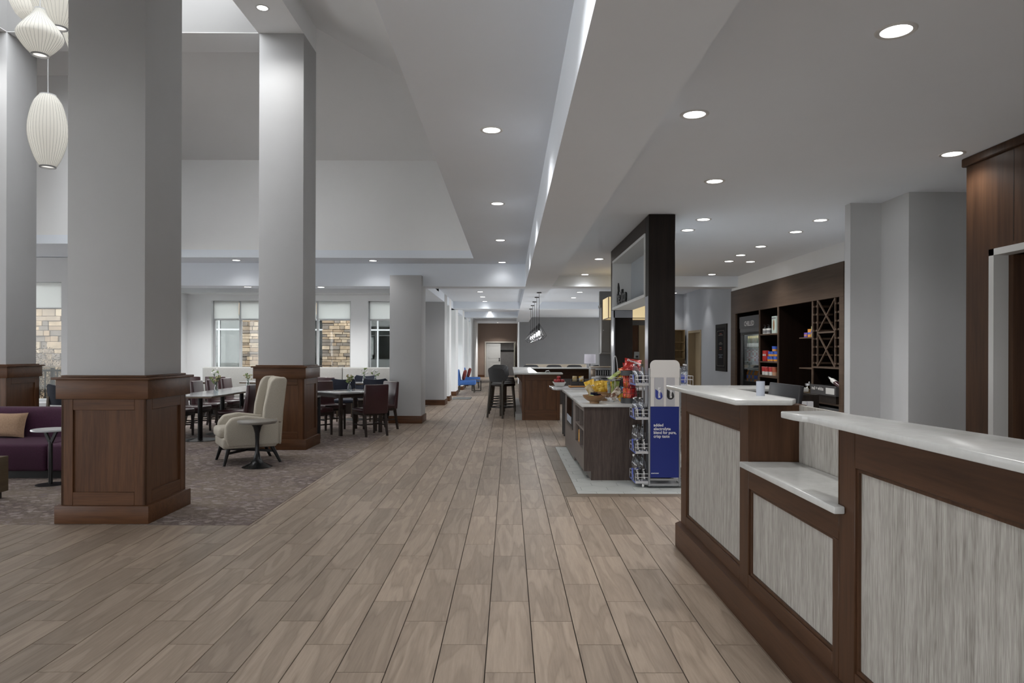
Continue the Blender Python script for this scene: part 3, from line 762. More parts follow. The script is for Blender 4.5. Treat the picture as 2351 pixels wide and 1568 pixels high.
downlight(-3.43, 9.66, 6.222, 'recessed downlight high in the beam between the two right columns', 'lantern downlights', 85)
downlight(-7.84, 9.66, 6.222, 'recessed downlight high in the beam outside the left edge', 'lantern downlights', 85)
RL = [(1.887, 3.40, 'nearest large downlight at the upper right'), (1.222, 4.61, 'large downlight beside the ceiling beam edge'), (3.50, 5.5, 'downlight next to the wood panelled wall'),
      (1.887, 6.41, 'downlight straight in front of the dark sign pillar'), (2.30, 8.26, 'nearer of two downlights right of the dark sign pillar'), (2.30, 8.99, 'farther of two downlights right of the dark sign pillar'),
      (3.70, 8.28, 'nearest of the downlight row in front of the pantry shelves'), (3.74, 9.09, 'second downlight of the row in front of the pantry shelves'), (3.74, 10.36, 'third downlight of the row in front of the pantry shelves'),
      (3.75, 11.29, 'fourth downlight of the row in front of the pantry shelves'), (3.80, 12.05, 'fifth downlight of the row in front of the pantry shelves'), (4.19, 12.1, 'small downlight closest to the pantry wall'),
      (4.10, 14.1, 'downlight before the cross beam near the menu board'), (1.52, 11.82, 'downlight left of the dark sign pillar above the snack counter'), (1.54, 14.2, 'downlight by the cross beam left of the dark sign pillar'),
      (1.86, 18.4, 'nearer downlight beyond the cross beam above the bar'), (1.87, 20.3, 'farther downlight beyond the cross beam above the bar'),
      (2.0, 0.4, 'downlight above the near end of the reception desk'), (3.2, 2.4, 'downlight behind the reception desk outside the view')]
for x, y, lb in RL: downlight(x, y, ZR, 'recessed '+lb, 'right ceiling downlights', 16 if y in (14.1, 14.2) else 30 if x in (3.50, 4.19) else DOWN_W*1.25)
for i, y in enumerate((18.4, 20.1, 21.9, 27.7)): downlight(-0.77, y, ZR, 'recessed downlight far down the hall, %s beyond the cross beam' % ordn[i], 'far hall downlights', 5 if y == 21.9 or y == 27.7 else DOWN_W)
downlight(-0.65, 38.8, 3.08, 'recessed downlight before the dark brown end wall', 'far hall downlights', 320, 120)
for i, y in enumerate((16.6, 18.6)): downlight(4.40, y, ZR, 'wall-washing downlight over the yellow doorway, %s' % ('nearer', 'farther')[i], 'wall wash downlights', 26, 80)
downlight(-0.3, 41.6, 2.6, 'recessed downlight in the room beyond the open hall door', 'room downlights', 70)
# ================================================================ RECEPTION DESK
def wp(mb, name, m, parent, smooth=38):
    """build a part whose shapes were given in world coordinates"""
    l = parent.location
    mb.v = [(v[0]-l[0], v[1]-l[1], v[2]-l[2]) for v in mb.v]
    return mb.build(name, m, parent, smooth=smooth)
FACE = {'-Y': Matrix(((1,0,0),(0,0,-1),(0,1,0))).to_4x4(), '-X': Matrix(((0,0,-1),(-1,0,0),(0,1,0))).to_4x4()}
def lettering(body, size, m, parent, pos, facing='-Y', align='LEFT', roll=0.0, extrude=0.0012, width=None, bold=0.0, name='lettering', world=True):
    me = textmesh(body, size, m, extrude, align, bold)
    if width: fit_width(me, width)
    o = link(name, me, parent)
    p = Vector(pos)-(parent.location if world else Vector((0, 0, 0)))
    o.matrix_basis = Matrix.Translation(p) @ FACE[facing] @ Matrix.Rotation(roll, 4, 'Z')
    return o
OAK = wood('pale_grey_oak', (0.165, 0.152, 0.136, 1), (0.385, 0.37, 0.342, 1), 0.55, 'Z', stripe=38, streak=0.45)
DK = wood('desk_wood', (0.034, 0.0150, 0.0072, 1), (0.066, 0.0305, 0.0150, 1), 0.42, 'Z', spec=0.22); DKY = wood('desk_wood_y_dimmed', (0.034, 0.0150, 0.0072, 1), (0.066, 0.0305, 0.0150, 1), 0.42, 'Y', spec=0.22)  # column wood again, its colour darkened to offset window light on the desk
desk = thing('reception_desk', 'long reception desk of red-brown wood with pale oak panels', 'desk', (1.45, 3.0, 0))
MB_ = MB
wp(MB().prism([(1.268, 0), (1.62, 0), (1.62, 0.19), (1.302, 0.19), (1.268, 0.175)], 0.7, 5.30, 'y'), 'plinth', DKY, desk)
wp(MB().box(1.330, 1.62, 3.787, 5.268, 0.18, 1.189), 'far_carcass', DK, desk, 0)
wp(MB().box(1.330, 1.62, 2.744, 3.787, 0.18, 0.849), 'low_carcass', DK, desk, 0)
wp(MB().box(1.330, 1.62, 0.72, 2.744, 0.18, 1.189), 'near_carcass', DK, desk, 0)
X0, X1 = 1.303, 1.3305
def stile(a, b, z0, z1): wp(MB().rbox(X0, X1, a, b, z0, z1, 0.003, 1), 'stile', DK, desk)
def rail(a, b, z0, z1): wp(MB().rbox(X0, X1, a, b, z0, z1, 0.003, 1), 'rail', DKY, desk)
def panel(a, b, z0, z1):
    p = wp(MB().box(1.322, 1.331, a-0.005, b+0.005, z0-0.005, z1+0.005), 'oak_panel', OAK, desk, 0)
    wp_ = MB().box(1.312, 1.323, a, a+0.014, z0, z1).box(1.312, 1.323, b-0.014, b, z0, z1).box(1.312, 1.323, a+0.014, b-0.014, z0, z0+0.014).box(1.312, 1.323, a+0.014, b-0.014, z1-0.014, z1)
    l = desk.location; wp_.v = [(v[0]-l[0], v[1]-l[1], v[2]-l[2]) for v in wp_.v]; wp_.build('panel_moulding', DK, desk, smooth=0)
stile(5.12, 5.27, 0.185, 1.188); stile(3.785, 3.93, 0.185, 1.188); rail(3.93, 5.12, 1.04, 1.188); rail(3.93, 5.12, 0.185, 0.268); panel(3.93, 5.12, 0.268, 1.04)
rail(2.745, 3.785, 0.735, 0.848); rail(2.80, 3.785, 0.185, 0.268); panel(2.80, 3.775, 0.268, 0.735)
stile(2.62, 2.745, 0.185, 1.188); wp(MB().rbox(X0, X1, 2.745, 2.80, 0.185, 0.735, 0.003, 1), 'stile', DK, desk)
rail(1.16, 2.62, 1.04, 1.188); rail(1.16, 2.62, 0.185, 0.268); panel(1.16, 2.62, 0.268, 1.04); stile(0.72, 1.16, 0.185, 1.188)
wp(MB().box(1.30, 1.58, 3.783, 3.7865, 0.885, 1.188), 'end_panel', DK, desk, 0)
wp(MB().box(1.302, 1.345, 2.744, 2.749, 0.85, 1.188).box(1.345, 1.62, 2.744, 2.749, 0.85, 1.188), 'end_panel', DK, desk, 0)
wp(MB().box(1.578, 1.60, 2.75, 3.783, 0.849, 1.188), 'oak_back_panel', OAK, desk, 0)
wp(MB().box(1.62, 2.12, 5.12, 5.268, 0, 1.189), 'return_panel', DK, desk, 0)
# worktops
t = thing('desk_countertop', 'white quartz worktop on the far raised part of the reception desk', 'countertop', (1.4, 4.6, 1.189))
wp(MB().rprism([(1.22, 3.755), (1.53, 3.755), (1.60, 3.88), (1.60, 5.0), (2.18, 5.06), (2.18, 5.41), (1.22, 5.41)], 1.189, 1.218, 0.005), 'slab', QUARTZ, t)
t = thing('desk_countertop', 'white quartz worktop on the near raised part of the reception desk', 'countertop', (1.4, 1.8, 1.189))
wp(MB().rprism([(1.22, 0.55), (1.56, 0.55), (1.55, 2.0), (1.46, 2.75), (1.41, 3.08), (1.19, 3.05), (1.192, 2.93), (1.205, 2.86), (1.22, 2.84)], 1.189, 1.218, 0.005), 'slab', QUARTZ, t)
t = thing('desk_shelf', 'low white quartz shelf between the two raised desk worktops', 'shelf', (1.42, 3.2, 0.85))
wp(MB().rprism([(1.258, 2.69), (1.301, 2.69), (1.301, 2.751), (1.576, 2.751), (1.576, 3.782), (1.258, 3.80)], 0.85, 0.88, 0.005), 'slab', QUARTZ, t)
# clerk side
t = thing('work_surface', 'low staff worktop behind the reception desk', 'worktop', (1.95, 3.6, 0))
wp(MB().rbox(1.63, 2.3, 2.2, 5.1, 0.74, 0.77, 0.004), 'top', mat('grey_laminate', (0.25, 0.24, 0.23), 0.5), t)
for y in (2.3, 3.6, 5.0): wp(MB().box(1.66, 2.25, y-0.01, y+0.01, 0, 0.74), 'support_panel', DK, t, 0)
t = thing('paper_sorter', 'dark wood sorter holding white papers behind the desk', 'organizer', (2.0, 4.85, 0.77))
wp(MB().box(1.84, 2.13, 4.78, 4.80, 0.77, 1.185).box(1.84, 1.86, 4.80, 5.05, 0.77, 1.185).box(2.11, 2.13, 4.80, 5.05, 0.77, 1.185).box(1.86, 2.11, 4.80, 5.05, 0.77, 0.79), 'case', ESPR, t, 0)
t2 = thing('paper_stack', 'white leaflets in the sorter behind the desk', 'paper', (1.97, 4.77, 0.95))
wp(MB().box(1.89, 2.08, 4.755, 4.779, 0.93, 1.14), 'leaflet', mat('paper', (0.58, 0.58, 0.60), 0.7), t2, 0)
for i in range(4): wp(MB().box(1.915+i*0.04, 1.919+i*0.04, 4.753, 4.7552, 0.93, 1.14), 'fold_line', mat('pale_lavender', (0.35, 0.35, 0.42), 0.7), t2, 0)
t = thing('monitor', 'black computer monitor seen from behind on the reception desk', 'monitor', (1.70, 4.37, 0.77))
Mm = Matrix.Translation((0, 0, 0.2)) @ Matrix.Rotation(R(8), 4, 'Y')
PLB = mat('black_plastic', (0.012, 0.012, 0.014), 0.35)
MB().rbox(-0.018, 0.012, -0.24, 0.24, -0.0, 0.31, 0.006, 2, Mm).build('screen_back', PLB, t)
MB().rbox(-0.04, -0.01, -0.12, 0.12, 0.03, 0.20, 0.01, 2, Mm).build('housing', PLB, t)
MB().rbox(-0.02, 0.02, -0.03, 0.03, 0.0, 0.25, 0.005).build('stand', PLB, t)
MB().rbox(-0.10, 0.10, -0.12, 0.12, 0.0, 0.015, 0.004).build('foot', PLB, t)
lt = MB().bar((-0.0412, 0.012, 0.145), (-0.0412, -0.002, 0.185), 0.004, 0.001, Mm).build('logo_stroke', mat('logo_silver', (0.6, 0.6, 0.6), 0.3), t)
t = thing('pen_cup', 'pale grey cylindrical cup on the desk in front of the monitor', 'cup', (1.492, 4.13, 1.218))
MB().lathe([(0.0, 0.0), (0.024, 0.0), (0.0245, 0.086), (0.0225, 0.086), (0.022, 0.006), (0, 0.006)], n=22).build('cup', mat('pale_cup', (0.40, 0.43, 0.50), 0.5), t)

# door in the wood wall: pale metal frame, dark leaf set back
t = link('door_1', None, None, (3.75, 4.8, 0)); t['kind'] = 'structure'; t['label'] = 'dark wood doorway with pale metal frame in the panelled wall'
PM_ = mat('pale_frame', (0.42, 0.42, 0.41), 0.5)
wp(MB().box(3.685, 3.80, 5.29, 5.345, 0, 2.27).box(3.685, 3.80, 4.28, 5.345, 2.22, 2.27).box(3.685, 3.80, 4.28, 4.33, 0, 2.27), 'frame', PM_, t, 0)
wp(MB().box(3.80, 4.02, 5.24, 5.29, 0, 2.22), 'jamb_lining', MC['dark_panel_wood'], t, 0)
wp(MB().box(4.02, 4.06, 4.33, 5.24, 0.01, 2.22), 'leaf', mat('pale_pinkish_door', (0.40, 0.36, 0.36), 0.5), t, 0)

# ================================================================ SIGN PORTAL
por = thing('sign_portal', 'tall dark wood portal with a white sign niche behind the water rack', 'portal', (1.74, 9.4, 0))
PX_0, PX_1 = 1.588, 1.89
wp(MB().rbox(PX_0, PX_1, 7.94, 8.13, 0, 3.045, 0.003, 1), 'post', ESPR, por)
wp(MB().rbox(PX_0+0.03, PX_1+0.04, 10.90, 11.10, 0, 3.045, 0.003, 1), 'post', ESPR, por)
wp(MB().rbox(PX_0, PX_1, 8.13, 10.90, 2.86, 3.045, 0.003, 1), 'header', wood('portal_header_wood', (0.020, 0.012, 0.008, 1), (0.038, 0.023, 0.016, 1), 0.45, 'Y', spec=0.2), por)
NW = mat('niche_white', (0.62, 0.63, 0.63), 0.5)
mb = MB(); x0, x1 = 1.575, 1.88
mb.box(x0, x1, 8.135, 8.165, 2.115, 2.86).box(x0, x1, 10.64, 10.67, 2.115, 2.86).box(x0, x1, 8.165, 10.64, 2.115, 2.15).box(x0, x1, 8.165, 10.64, 2.825, 2.86)
wp(mb, 'niche_frame', NW, por, 0)
wp(MB().box(1.862, 1.88, 8.165, 10.64, 2.15, 2.825), 'niche_back', mat('niche_blue_grey', (0.36, 0.39, 0.42), 0.6), por, 0)
CT = mat('grey_strip_finish', (0.23, 0.24, 0.27), 0.3, 0.2)  # thin grey strips on the post faces below the niche
wp(MB().box(1.584, 1.588, 7.955, 8.13, 0, 2.115), 'grey_strip', CT, por, 0)
wp(MB().box(1.60, 1.618, 10.67, 10.90, 0, 2.115).box(1.60, 1.89, 10.67, 10.69, 2.0, 2.11), 'grey_strip', CT, por, 0)
t = thing('shop_sign', 'black letters reading the Shop standing in the white niche', 'sign', (1.605, 9.95, 2.15))
sg = mat('sign_black', (0.010, 0.010, 0.010), 0.4)
MB().box(-0.01, 0.01, -0.40, 0.40, 0.0, 0.025).build('base_bar', sg, t, smooth=0)
lettering('the Shop', 0.26, sg, t, (1.605, 9.95, 2.262), '-X', 'CENTER', extrude=0.012, width=0.80, bold=0.004, name='letters')
MB().tube([(0, 0.30+0.0, 0.20), (0, 0.33, 0.27), (0, 0.30, 0.33), (0, 0.24, 0.27), (0, 0.235, 0.2)], 0.010, 8).build('bag_handle_mark', sg, t)

# ================================================================ SNACK ISLAND
LAM = wood('taupe_laminate', (0.034, 0.0245, 0.021, 1), (0.078, 0.058, 0.050, 1), 0.55, 'Z', stripe=30, spec=0.2)
LAMS = mat('taupe_laminate_side', (0.125, 0.102, 0.092), 0.5, var=0.08, scale=12)
isl = thing('snack_island', 'taupe laminate island cabinet with open cubbies beside the water rack', 'cabinet', (1.2, 8.6, 0))
wp(MB().box(0.863, 1.57, 8.0, 8.02, 0.105, 0.842).box(0.945, 1.57, 8.0, 8.02, 0, 0.105), 'end_panel', LAM, isl, 0)
wp(MB().box(1.30, 1.57, 8.02, 9.26, 0.10, 0.842).box(0.863, 1.30, 8.02, 9.26, 0.10, 0.335), 'carcass', LAMS, isl, 0)
wp(MB().box(0.863, 1.30, 8.02, 9.26, 0.787, 0.842), 'top_rail', LAMS, isl, 0)
wp(MB().box(0.863, 1.30, 8.02, 8.075, 0.335, 0.787), 'upright', LAMS, isl, 0)
wp(MB().box(0.863, 1.30, 9.05, 9.26, 0.335, 0.787), 'upright', LAMS, isl, 0)
wp(MB().box(0.866, 1.30, 8.525, 8.555, 0.335, 0.787), 'divider', LAMS, isl, 0)
wp(MB().box(0.866, 1.30, 8.075, 8.525, 0.555, 0.575), 'shelf', LAMS, isl, 0); wp(MB().box(0.866, 1.30, 8.555, 9.05, 0.555, 0.575), 'shelf', LAMS, isl, 0)
wp(MB().box(0.945, 1.57, 8.02, 9.26, 0.0, 0.10), 'toe_kick', LAMS, isl, 0)
t = thing('island_countertop', 'white quartz worktop of the island that carries the snack bowls', 'countertop', (1.2, 8.6, 0.842))
wp(MB().rbox(0.832, 1.583, 7.965, 9.27, 0.842, 0.872, 0.004), 'slab', QUARTZ, t)
f = thing('fridge_cabinet', 'taupe cabinet with a built-in glass door fridge behind the snack island', 'cabinet', (1.2, 10.1, 0))
wp(MB().box(0.88, 1.57, 9.33, 9.58, 0.02, 0.85).box(0.88, 1.57, 10.52, 10.90, 0.02, 0.85).box(0.88, 1.57, 9.58, 10.52, 0.02, 0.39).box(1.45, 1.57, 9.58, 10.52, 0.39, 0.85), 'carcass', LAMS, f, 0)
fd = wp(MB().box(0.872, 0.886, 9.59, 10.51, 0.40, 0.845), 'fridge_door', BLACK, f, 0)
gl = thin_glass('fridge_glass', (0.35, 0.37, 0.4, 1), 0.15)
l = f.location
MB().box(0.868-l[0], 0.871-l[0], 9.64-l[1], 10.46-l[1], 0.44, 0.81).build('door_glass', gl, f, smooth=0)
MB().box(0.866-l[0], 0.8705-l[0], 9.72-l[1], 10.40-l[1], 0.46, 0.56).build('drinks_card', mat('drinks_card', (0.30, 0.34, 0.40), 0.4, var=0.6, scale=14), f, smooth=0)
t = thing('fridge_countertop', 'white quartz worktop above the built-in glass door fridge', 'countertop', (1.2, 10.1, 0.85))
wp(MB().rbox(0.835, 1.575, 9.30, 10.95, 0.85, 0.885, 0.004), 'slab', QUARTZ, t)
b = thing('breakfast_counter', 'long grey breakfast counter carrying the fruit bowl and toaster', 'counter', (1.9, 12.1, 0))
wp(MB().rprism([(0.735, 11.75), (0.80, 11.62), (2.9, 11.62), (2.9, 12.55), (0.72, 12.55)], 0.83, 0.862, 0.003), 'slab', mat('grey_quartz', (0.36, 0.36, 0.37), 0.15, var=0.05, scale=20), b)
DG = mat('dark_grey_panel', (0.055, 0.05, 0.048), 0.5)
wp(MB().box(0.955, 1.0, 12.15, 12.22, 0.03, 0.83), 'leg_panel', DG, b, 0); wp(MB().box(0.955, 1.0, 12.48, 12.52, 0.03, 0.83), 'leg_panel', DG, b, 0)
wp(MB().box(1.0, 2.85, 12.30, 12.50, 0.1, 0.83), 'back_panel', LAMS, b, 0)
for y in (12.185, 12.5): wp(MB().cyl((0.977, y, 0), (0.977, y, 0.03), 0.02), 'foot', BLACK, b)
# items in the cubbies
t = thing('patterned_ball', 'green and cream patterned ball in the upper island cubby', 'ball', (0.99, 8.28, 0.575))
MB().ell((0, 0, 0.10), 0.10, 0.10, 0.10, 20, 14).build('ball', mat('patterned_fabric', (0.42, 0.44, 0.33), 0.8, var=0.7, scale=28), t)
t = thing('patterned_ball', 'grey patterned ball in the lower island cubby', 'ball', (1.0, 8.26, 0.335))
MB().ell((0, 0, 0.085), 0.085, 0.085, 0.085, 20, 14).build('ball', mat('patterned_fabric_grey', (0.36, 0.38, 0.36), 0.8, var=0.6, scale=25), t)
t = thing('patterned_ball', 'small pale ball at the back of the upper island cubby', 'ball', (0.96, 8.70, 0.575))
MB().ell((0, 0, 0.06), 0.06, 0.06, 0.06, 18, 12).build('ball', mat('pale_fabric', (0.4, 0.4, 0.38), 0.8, var=0.4, scale=20), t)
t = thing('cereal_box', 'yellow-orange carton in the lower island cubby', 'carton', (0.92, 8.78, 0.335))
MB().rbox(-0.03, 0.06, -0.13, 0.13, 0, 0.15, 0.002, 1).build('carton', mat('orange_carton', (0.55, 0.26, 0.03), 0.5, var=0.15, scale=10), t)
MB().box(-0.0315, -0.0300, -0.09, 0.09, 0.05, 0.11).build('carton_print', mat('orange_print', (0.62, 0.42, 0.08), 0.5), t)

# ================================================================ WATER RACK
rk = thing('water_display_rack', 'silver wire display rack with a white and blue bottled water sign', 'display rack', (1.69, 7.72, 0))
SX0, SX1, SY = 1.532, 1.842, 7.55
def roundtop(x0, x1, z0, z1, r):
    pts = [(x0, z0), (x1, z0)]
    for k in range(7): a = k*PI/12; pts.append((x1-r+r*math.cos(a), z1-r+r*math.sin(a)))
    for k in range(7): a = PI/2+k*PI/12; pts.append((x0+r+r*math.cos(a), z1-r+r*math.sin(a)))
    return pts
WSG = mat('sign_white', (0.60, 0.585, 0.565), 0.5); BSG = mat('sign_blue', (0.010, 0.022, 0.16), 0.4)
wp(MB().prism(roundtop(SX0-0.006, SX1+0.006, 1.20, 1.388, 0.06), SY-0.012, SY, 'y'), 'sign_top', WSG, rk)
wp(MB().box(SX0, SX1, SY-0.008, SY, 0.885, 1.205), 'sign_upper', WSG, rk, 0)
wp(MB().box(SX0, SX1, SY-0.008, SY, 0.115, 0.885), 'sign_lower', BSG, rk, 0)
for x in (SX0-0.010, SX1+0.010): wp(MB().rbox(x-0.009, x+0.009, SY-0.012, SY+0.02, 0.02, 1.30, 0.003, 1), 'upright', SILV, rk)
for x in (SX0-0.010, SX1+0.010): wp(MB().rbox(x-0.009, x+0.009, SY+0.36, SY+0.39, 0.02, 1.30, 0.003, 1), 'upright', SILV, rk)
for z in (0.095, 0.04): wp(MB().box(SX0, SX1, SY-0.005, SY+0.012, z-0.012, z+0.008), 'cross_bar', SILV, rk, 0)
wp(MB().box(SX0-0.02, SX1+0.02, SY, SY+0.39, 0.02, 0.035), 'base_plate', SILV, rk, 0)
for x in (SX0-0.07, SX1+0.07):
    for y in (SY+0.03, SY+0.36): wp(MB().ell((x, y, 0.022), 0.014, 0.022, 0.022, 12, 8), 'caster', mat('caster_grey', (0.55, 0.55, 0.55), 0.4), rk)
wp(MB().box(SX0-0.075, SX0, SY+0.02, SY+0.04, 0.03, 0.045).box(SX1, SX1+0.075, SY+0.02, SY+0.04, 0.03, 0.045), 'outrigger', SILV, rk, 0)
# printed bottles on the sign
y = SY-0.0095
BG = mat('print_bottle_grey', (0.40, 0.40, 0.42), 0.5); BG2 = mat('print_bottle_edge', (0.17, 0.16, 0.24), 0.5)
def printed_bottle(cx, ztop, cap, drop, edge):
    w = 0.048
    def outline(w, z0):
        pts = [(cx-w, z0), (cx+w, z0), (cx+w, ztop-0.125)]
        for k in range(1, 6): a = k*PI/12; pts.append((cx+0.016+(w-0.016)*math.cos(a), ztop-0.125+0.075*math.sin(a)))
        pts += [(cx+0.016, ztop-0.045), (cx-0.016, ztop-0.045)]
        for k in range(5, 0, -1): a = k*PI/12; pts.append((cx-0.016-(w-0.016)*math.cos(a), ztop-0.125+0.075*math.sin(a)))
        pts.append((cx-w, ztop-0.125)); return pts
    if edge: wp(MB().prism(outline(w+0.002, 0.887), y-0.0004, y, 'y'), 'bottle_print', BG2, rk, 0)
    wp(MB().prism(outline(w-0.001, 0.887), y-0.0010, y-0.0002, 'y'), 'bottle_print', BG, rk, 0)
    wp(MB().box(cx-0.019, cx+0.019, y-0.0012, y, ztop-0.045, ztop-0.005), 'bottle_print', cap, rk, 0)
    pts = [(cx+0.04*math.cos(a), 1.0+0.04*math.sin(a)) for a in [PI+k*PI/10 for k in range(11)]]
    pts += [(cx+0.037*math.cos(a), 1.005+0.045*math.sin(a)) for a in [k*PI/10 for k in range(0, 6)]] + [(cx-0.02, 1.06), (cx-0.04, 1.075)]
    wp(MB().prism(pts, y-0.0016, y-0.0008, 'y'), 'label_print', drop, rk, 0)
    lettering('smart', 0.046, mat('print_white', (0.72, 0.72, 0.72), 0.5), rk, (cx, y-0.0022, 0.978), '-Y', 'LEFT', PI/2, 0.0003, width=0.115, bold=0.0012)
DROPB = mat('print_blue', (0.03, 0.045, 0.24), 0.45); DROPK = mat('print_black', (0.016, 0.016, 0.016), 0.45)
printed_bottle(1.623, 1.295, BG2 if False else mat('print_cap_grey', (0.24, 0.24, 0.27), 0.5), DROPB, True)
printed_bottle(1.748, 1.293, DROPK, DROPK, False)
TW_ = mat('sign_text_white', (0.66, 0.66, 0.68), 0.5)
for i, (s_, w_) in enumerate((('added', 0.105), ('electrolyte', 0.184), ('blend for pure,', 0.245), ('crisp taste', 0.173))):
    lettering(s_, 0.044, TW_, rk, (1.566, y-0.0004, 0.683-i*0.0405), '-Y', 'LEFT', 0, 0.0005, width=w_, bold=0.0010)
lettering('smartwater', 0.016, TW_, rk, (1.541, y-0.0004, 0.163), '-Y', 'LEFT', 0, 0.0005, width=0.085, bold=0.0006)
# wire baskets at both sides, bottles in them
ZT = [1.115, 0.745, 0.375, 0.052]
WIRE = mat('white_wire', (0.52, 0.52, 0.53), 0.35, 0.2)
for sx, xa in ((-1, SX0-0.02), (1, SX1+0.02)):
    for z in ZT:
        mb = MB(); xo = xa+sx*0.135
        lo, hi = min(xa, xo), max(xa, xo)
        mb.box(lo, hi, SY+0.015, SY+0.375, z-0.006, z)
        for zz in (z+0.06, z+0.10):
            mb.tube([(xa, SY+0.012, zz), (xo, SY+0.012, zz), (xo, SY+0.378, zz), (xa, SY+0.378, zz)], 0.003, 6)
        for yy in (SY+0.012, SY+0.13, SY+0.25, SY+0.378): mb.cyl((xo, yy, z), (xo, yy, z+0.10), 0.0025, n=6)
        mb.cyl((lo+0.07, SY+0.012, z), (lo+0.07, SY+0.012, z+0.10), 0.0025, n=6)
        bk = wp(mb, 'wire_basket', WIRE, rk)
        if sx < 0:
            wp(MB().box(xo-0.004, xo-0.001, SY+0.02, SY+0.36, z-0.005, z+0.014), 'price_strip', mat('strip_blue', (0.10, 0.13, 0.33), 0.5), rk, 0)
            wp(MB().box(lo, hi, SY+0.006, SY+0.009, z-0.004, z+0.022), 'clear_lip', mat('lip_grey', (0.42, 0.42, 0.43), 0.3), rk, 0)
# bottle
BGL = thin_glass('bottle_clear', (0.90, 0.92, 0.95, 1), 0.10, 0.03)
def bottle_meshes(h, r):
    body = MB().lathe([(0, 0), (r*0.9, 0.0), (r, 0.01), (r, h*0.62), (r*0.93, h*0.72), (r*0.62, h*0.84), (0.0125, h*0.90), (0.0125, h*0.95), (0, h*0.95)], n=18).mesh('bottle_body', BGL)
    cap = MB().cyl((0, 0, h*0.93), (0, 0, h), 0.0145, n=14)
    lab = MB().surf([(r+0.0006, h*0.10), (r+0.0006, h*0.48)], n=18)
    # label only over the front half
    lab.f = [f_ for f_ in lab.f if sum(lab.v[i][1] for i in f_)/len(f_) < 0.25*r]
    return body, cap, lab
CAPS = {'white': mat('cap_white', (0.62, 0.62, 0.62), 0.4), 'black': mat('cap_black', (0.02, 0.02, 0.02), 0.4)}
LBL = {'white': mat('label_blue', (0.07, 0.10, 0.40), 0.4), 'black': mat('label_black', (0.02, 0.02, 0.022), 0.4)}
PRO = {}
def proto_bottle(kind, size):
    h, r = size
    body, cap, lab = bottle_meshes(h, r)
    PRO[(kind, size)] = (body, cap.mesh('cap', CAPS[kind]), lab.mesh('label', LBL[kind]), fit_width(textmesh('smart', r*0.95, CAPS['white'], 0.0004, 'LEFT', 0.0008), h*0.40), r, h)
def bottle(kind, size, loc, label, tilt=0.0):
    if (kind, size) not in PRO: proto_bottle(kind, size)
    body, cap, lab, tx, r, h = PRO[(kind, size)]
    t = thing('water_bottle', label, 'bottle', loc, R(-10), 'water bottles in the wire rack'); t.rotation_euler = (0, tilt, R(-10))
    link('bottle_body', body, t); link('cap', cap, t); lb = link('label', lab, t)
    o = link('lettering', tx, lb); o.matrix_basis = Matrix.Translation((0.004, -r-0.0012, h*0.11)) @ FACE['-Y'] @ Matrix.Rotation(PI/2, 4, 'Z')
    return t
SMALL, LARGE = (0.225, 0.030), (0.285, 0.038)
tn = ['top', 'second', 'third', 'bottom']
pos3 = ['nearest the front', 'in the middle', 'next to the sign', 'behind the front one', 'at the back']
for i, z in enumerate(ZT):
    if i < 2:
        sp = [(1.415, 7.605), (1.483, 7.615), (1.415, 7.70), (1.483, 7.71), (1.450, 7.80)]
        kinds = ['black', 'black', 'white', 'white', 'white']; nm = ['front outer', 'front inner', 'second-row outer', 'second-row inner', 'rear']
        size = SMALL
    else:
        sp = [(1.422, 7.62), (1.495, 7.64), (1.425, 7.74), (1.49, 7.84)]; kinds = ['black', 'black', 'white', 'black']; nm = ['front outer', 'front inner', 'second-row outer', 'rear']; size = LARGE
    for (x, y_), k, n_ in zip(sp, kinds, nm):
        bottle(k, size, (x-0.012, y_, z+0.003), 'clear water bottle, %s cap, %s of the %s left basket of the rack' % (k, n_, tn[i]), R(-5))
    for j, (x, y_) in enumerate(((1.905, 7.62), (1.925, 7.76))):
        bottle('white' if i == 0 else 'black', size, (x+0.01, y_, z+0.003), 'clear water bottle in the %s right basket of the rack, %s' % (tn[i], ('front', 'rear')[j]), R(4))
# ================================================================ SNACKS ON THE ISLAND
ZI = 0.872
WB = wood('bowl_wood', (0.16, 0.085, 0.035, 1), (0.30, 0.17, 0.075, 1), 0.4, 'X', stripe=16)
def bowl(name, label, loc, r, h, foot=True):
    t = thing(name, label, 'bowl', loc)
    pr = [(0.0, 0.0), (r*0.40, 0.0), (r*0.40, h*0.22), (r*0.62, h*0.36), (r*0.88, h*0.66), (r, h), (r*0.96, h), (r*0.82, h*0.72), (r*0.55, h*0.46), (0.0, h*0.38)]
    MB().lathe(pr, n=32).build('bowl', WB, t)
    return t
def bag_mesh(w, h, th, m, nx=8, ny=10, seed=0):
    """pillow bag with crimped ends, standing on its lower end, facing -Y"""
    rnd = random.Random(seed); vs = []; fs = []
    for s in (-1, 1):
        for j in range(ny+1):
            v = j/ny
            for i in range(nx+1):
                u = i/nx
                t = (max(0, math.sin(PI*u))**0.5)*(max(0, math.sin(PI*min(1, max(0, (v-0.07)/0.86))))**0.55)*th/2
                t *= 1+0.18*rnd.uniform(-1, 1)
                wz = w*(1-0.06*math.sin(PI*v))
                vs.append(((u-0.5)*wz, s*t*-1, v*h+0.004*rnd.uniform(-1, 1)))
    n = (nx+1)*(ny+1)
    for s in (0, 1):
        for j in range(ny):
            for i in range(nx):
                a = s*n+j*(nx+1)+i; fs.append((a, a+1, a+nx+2, a+nx+1) if s else (a+nx+1, a+nx+2, a+1, a))
    mb = MB(); mb.add(vs, fs); me = mb.mesh('bag', m, 60); return me
FOIL = {}
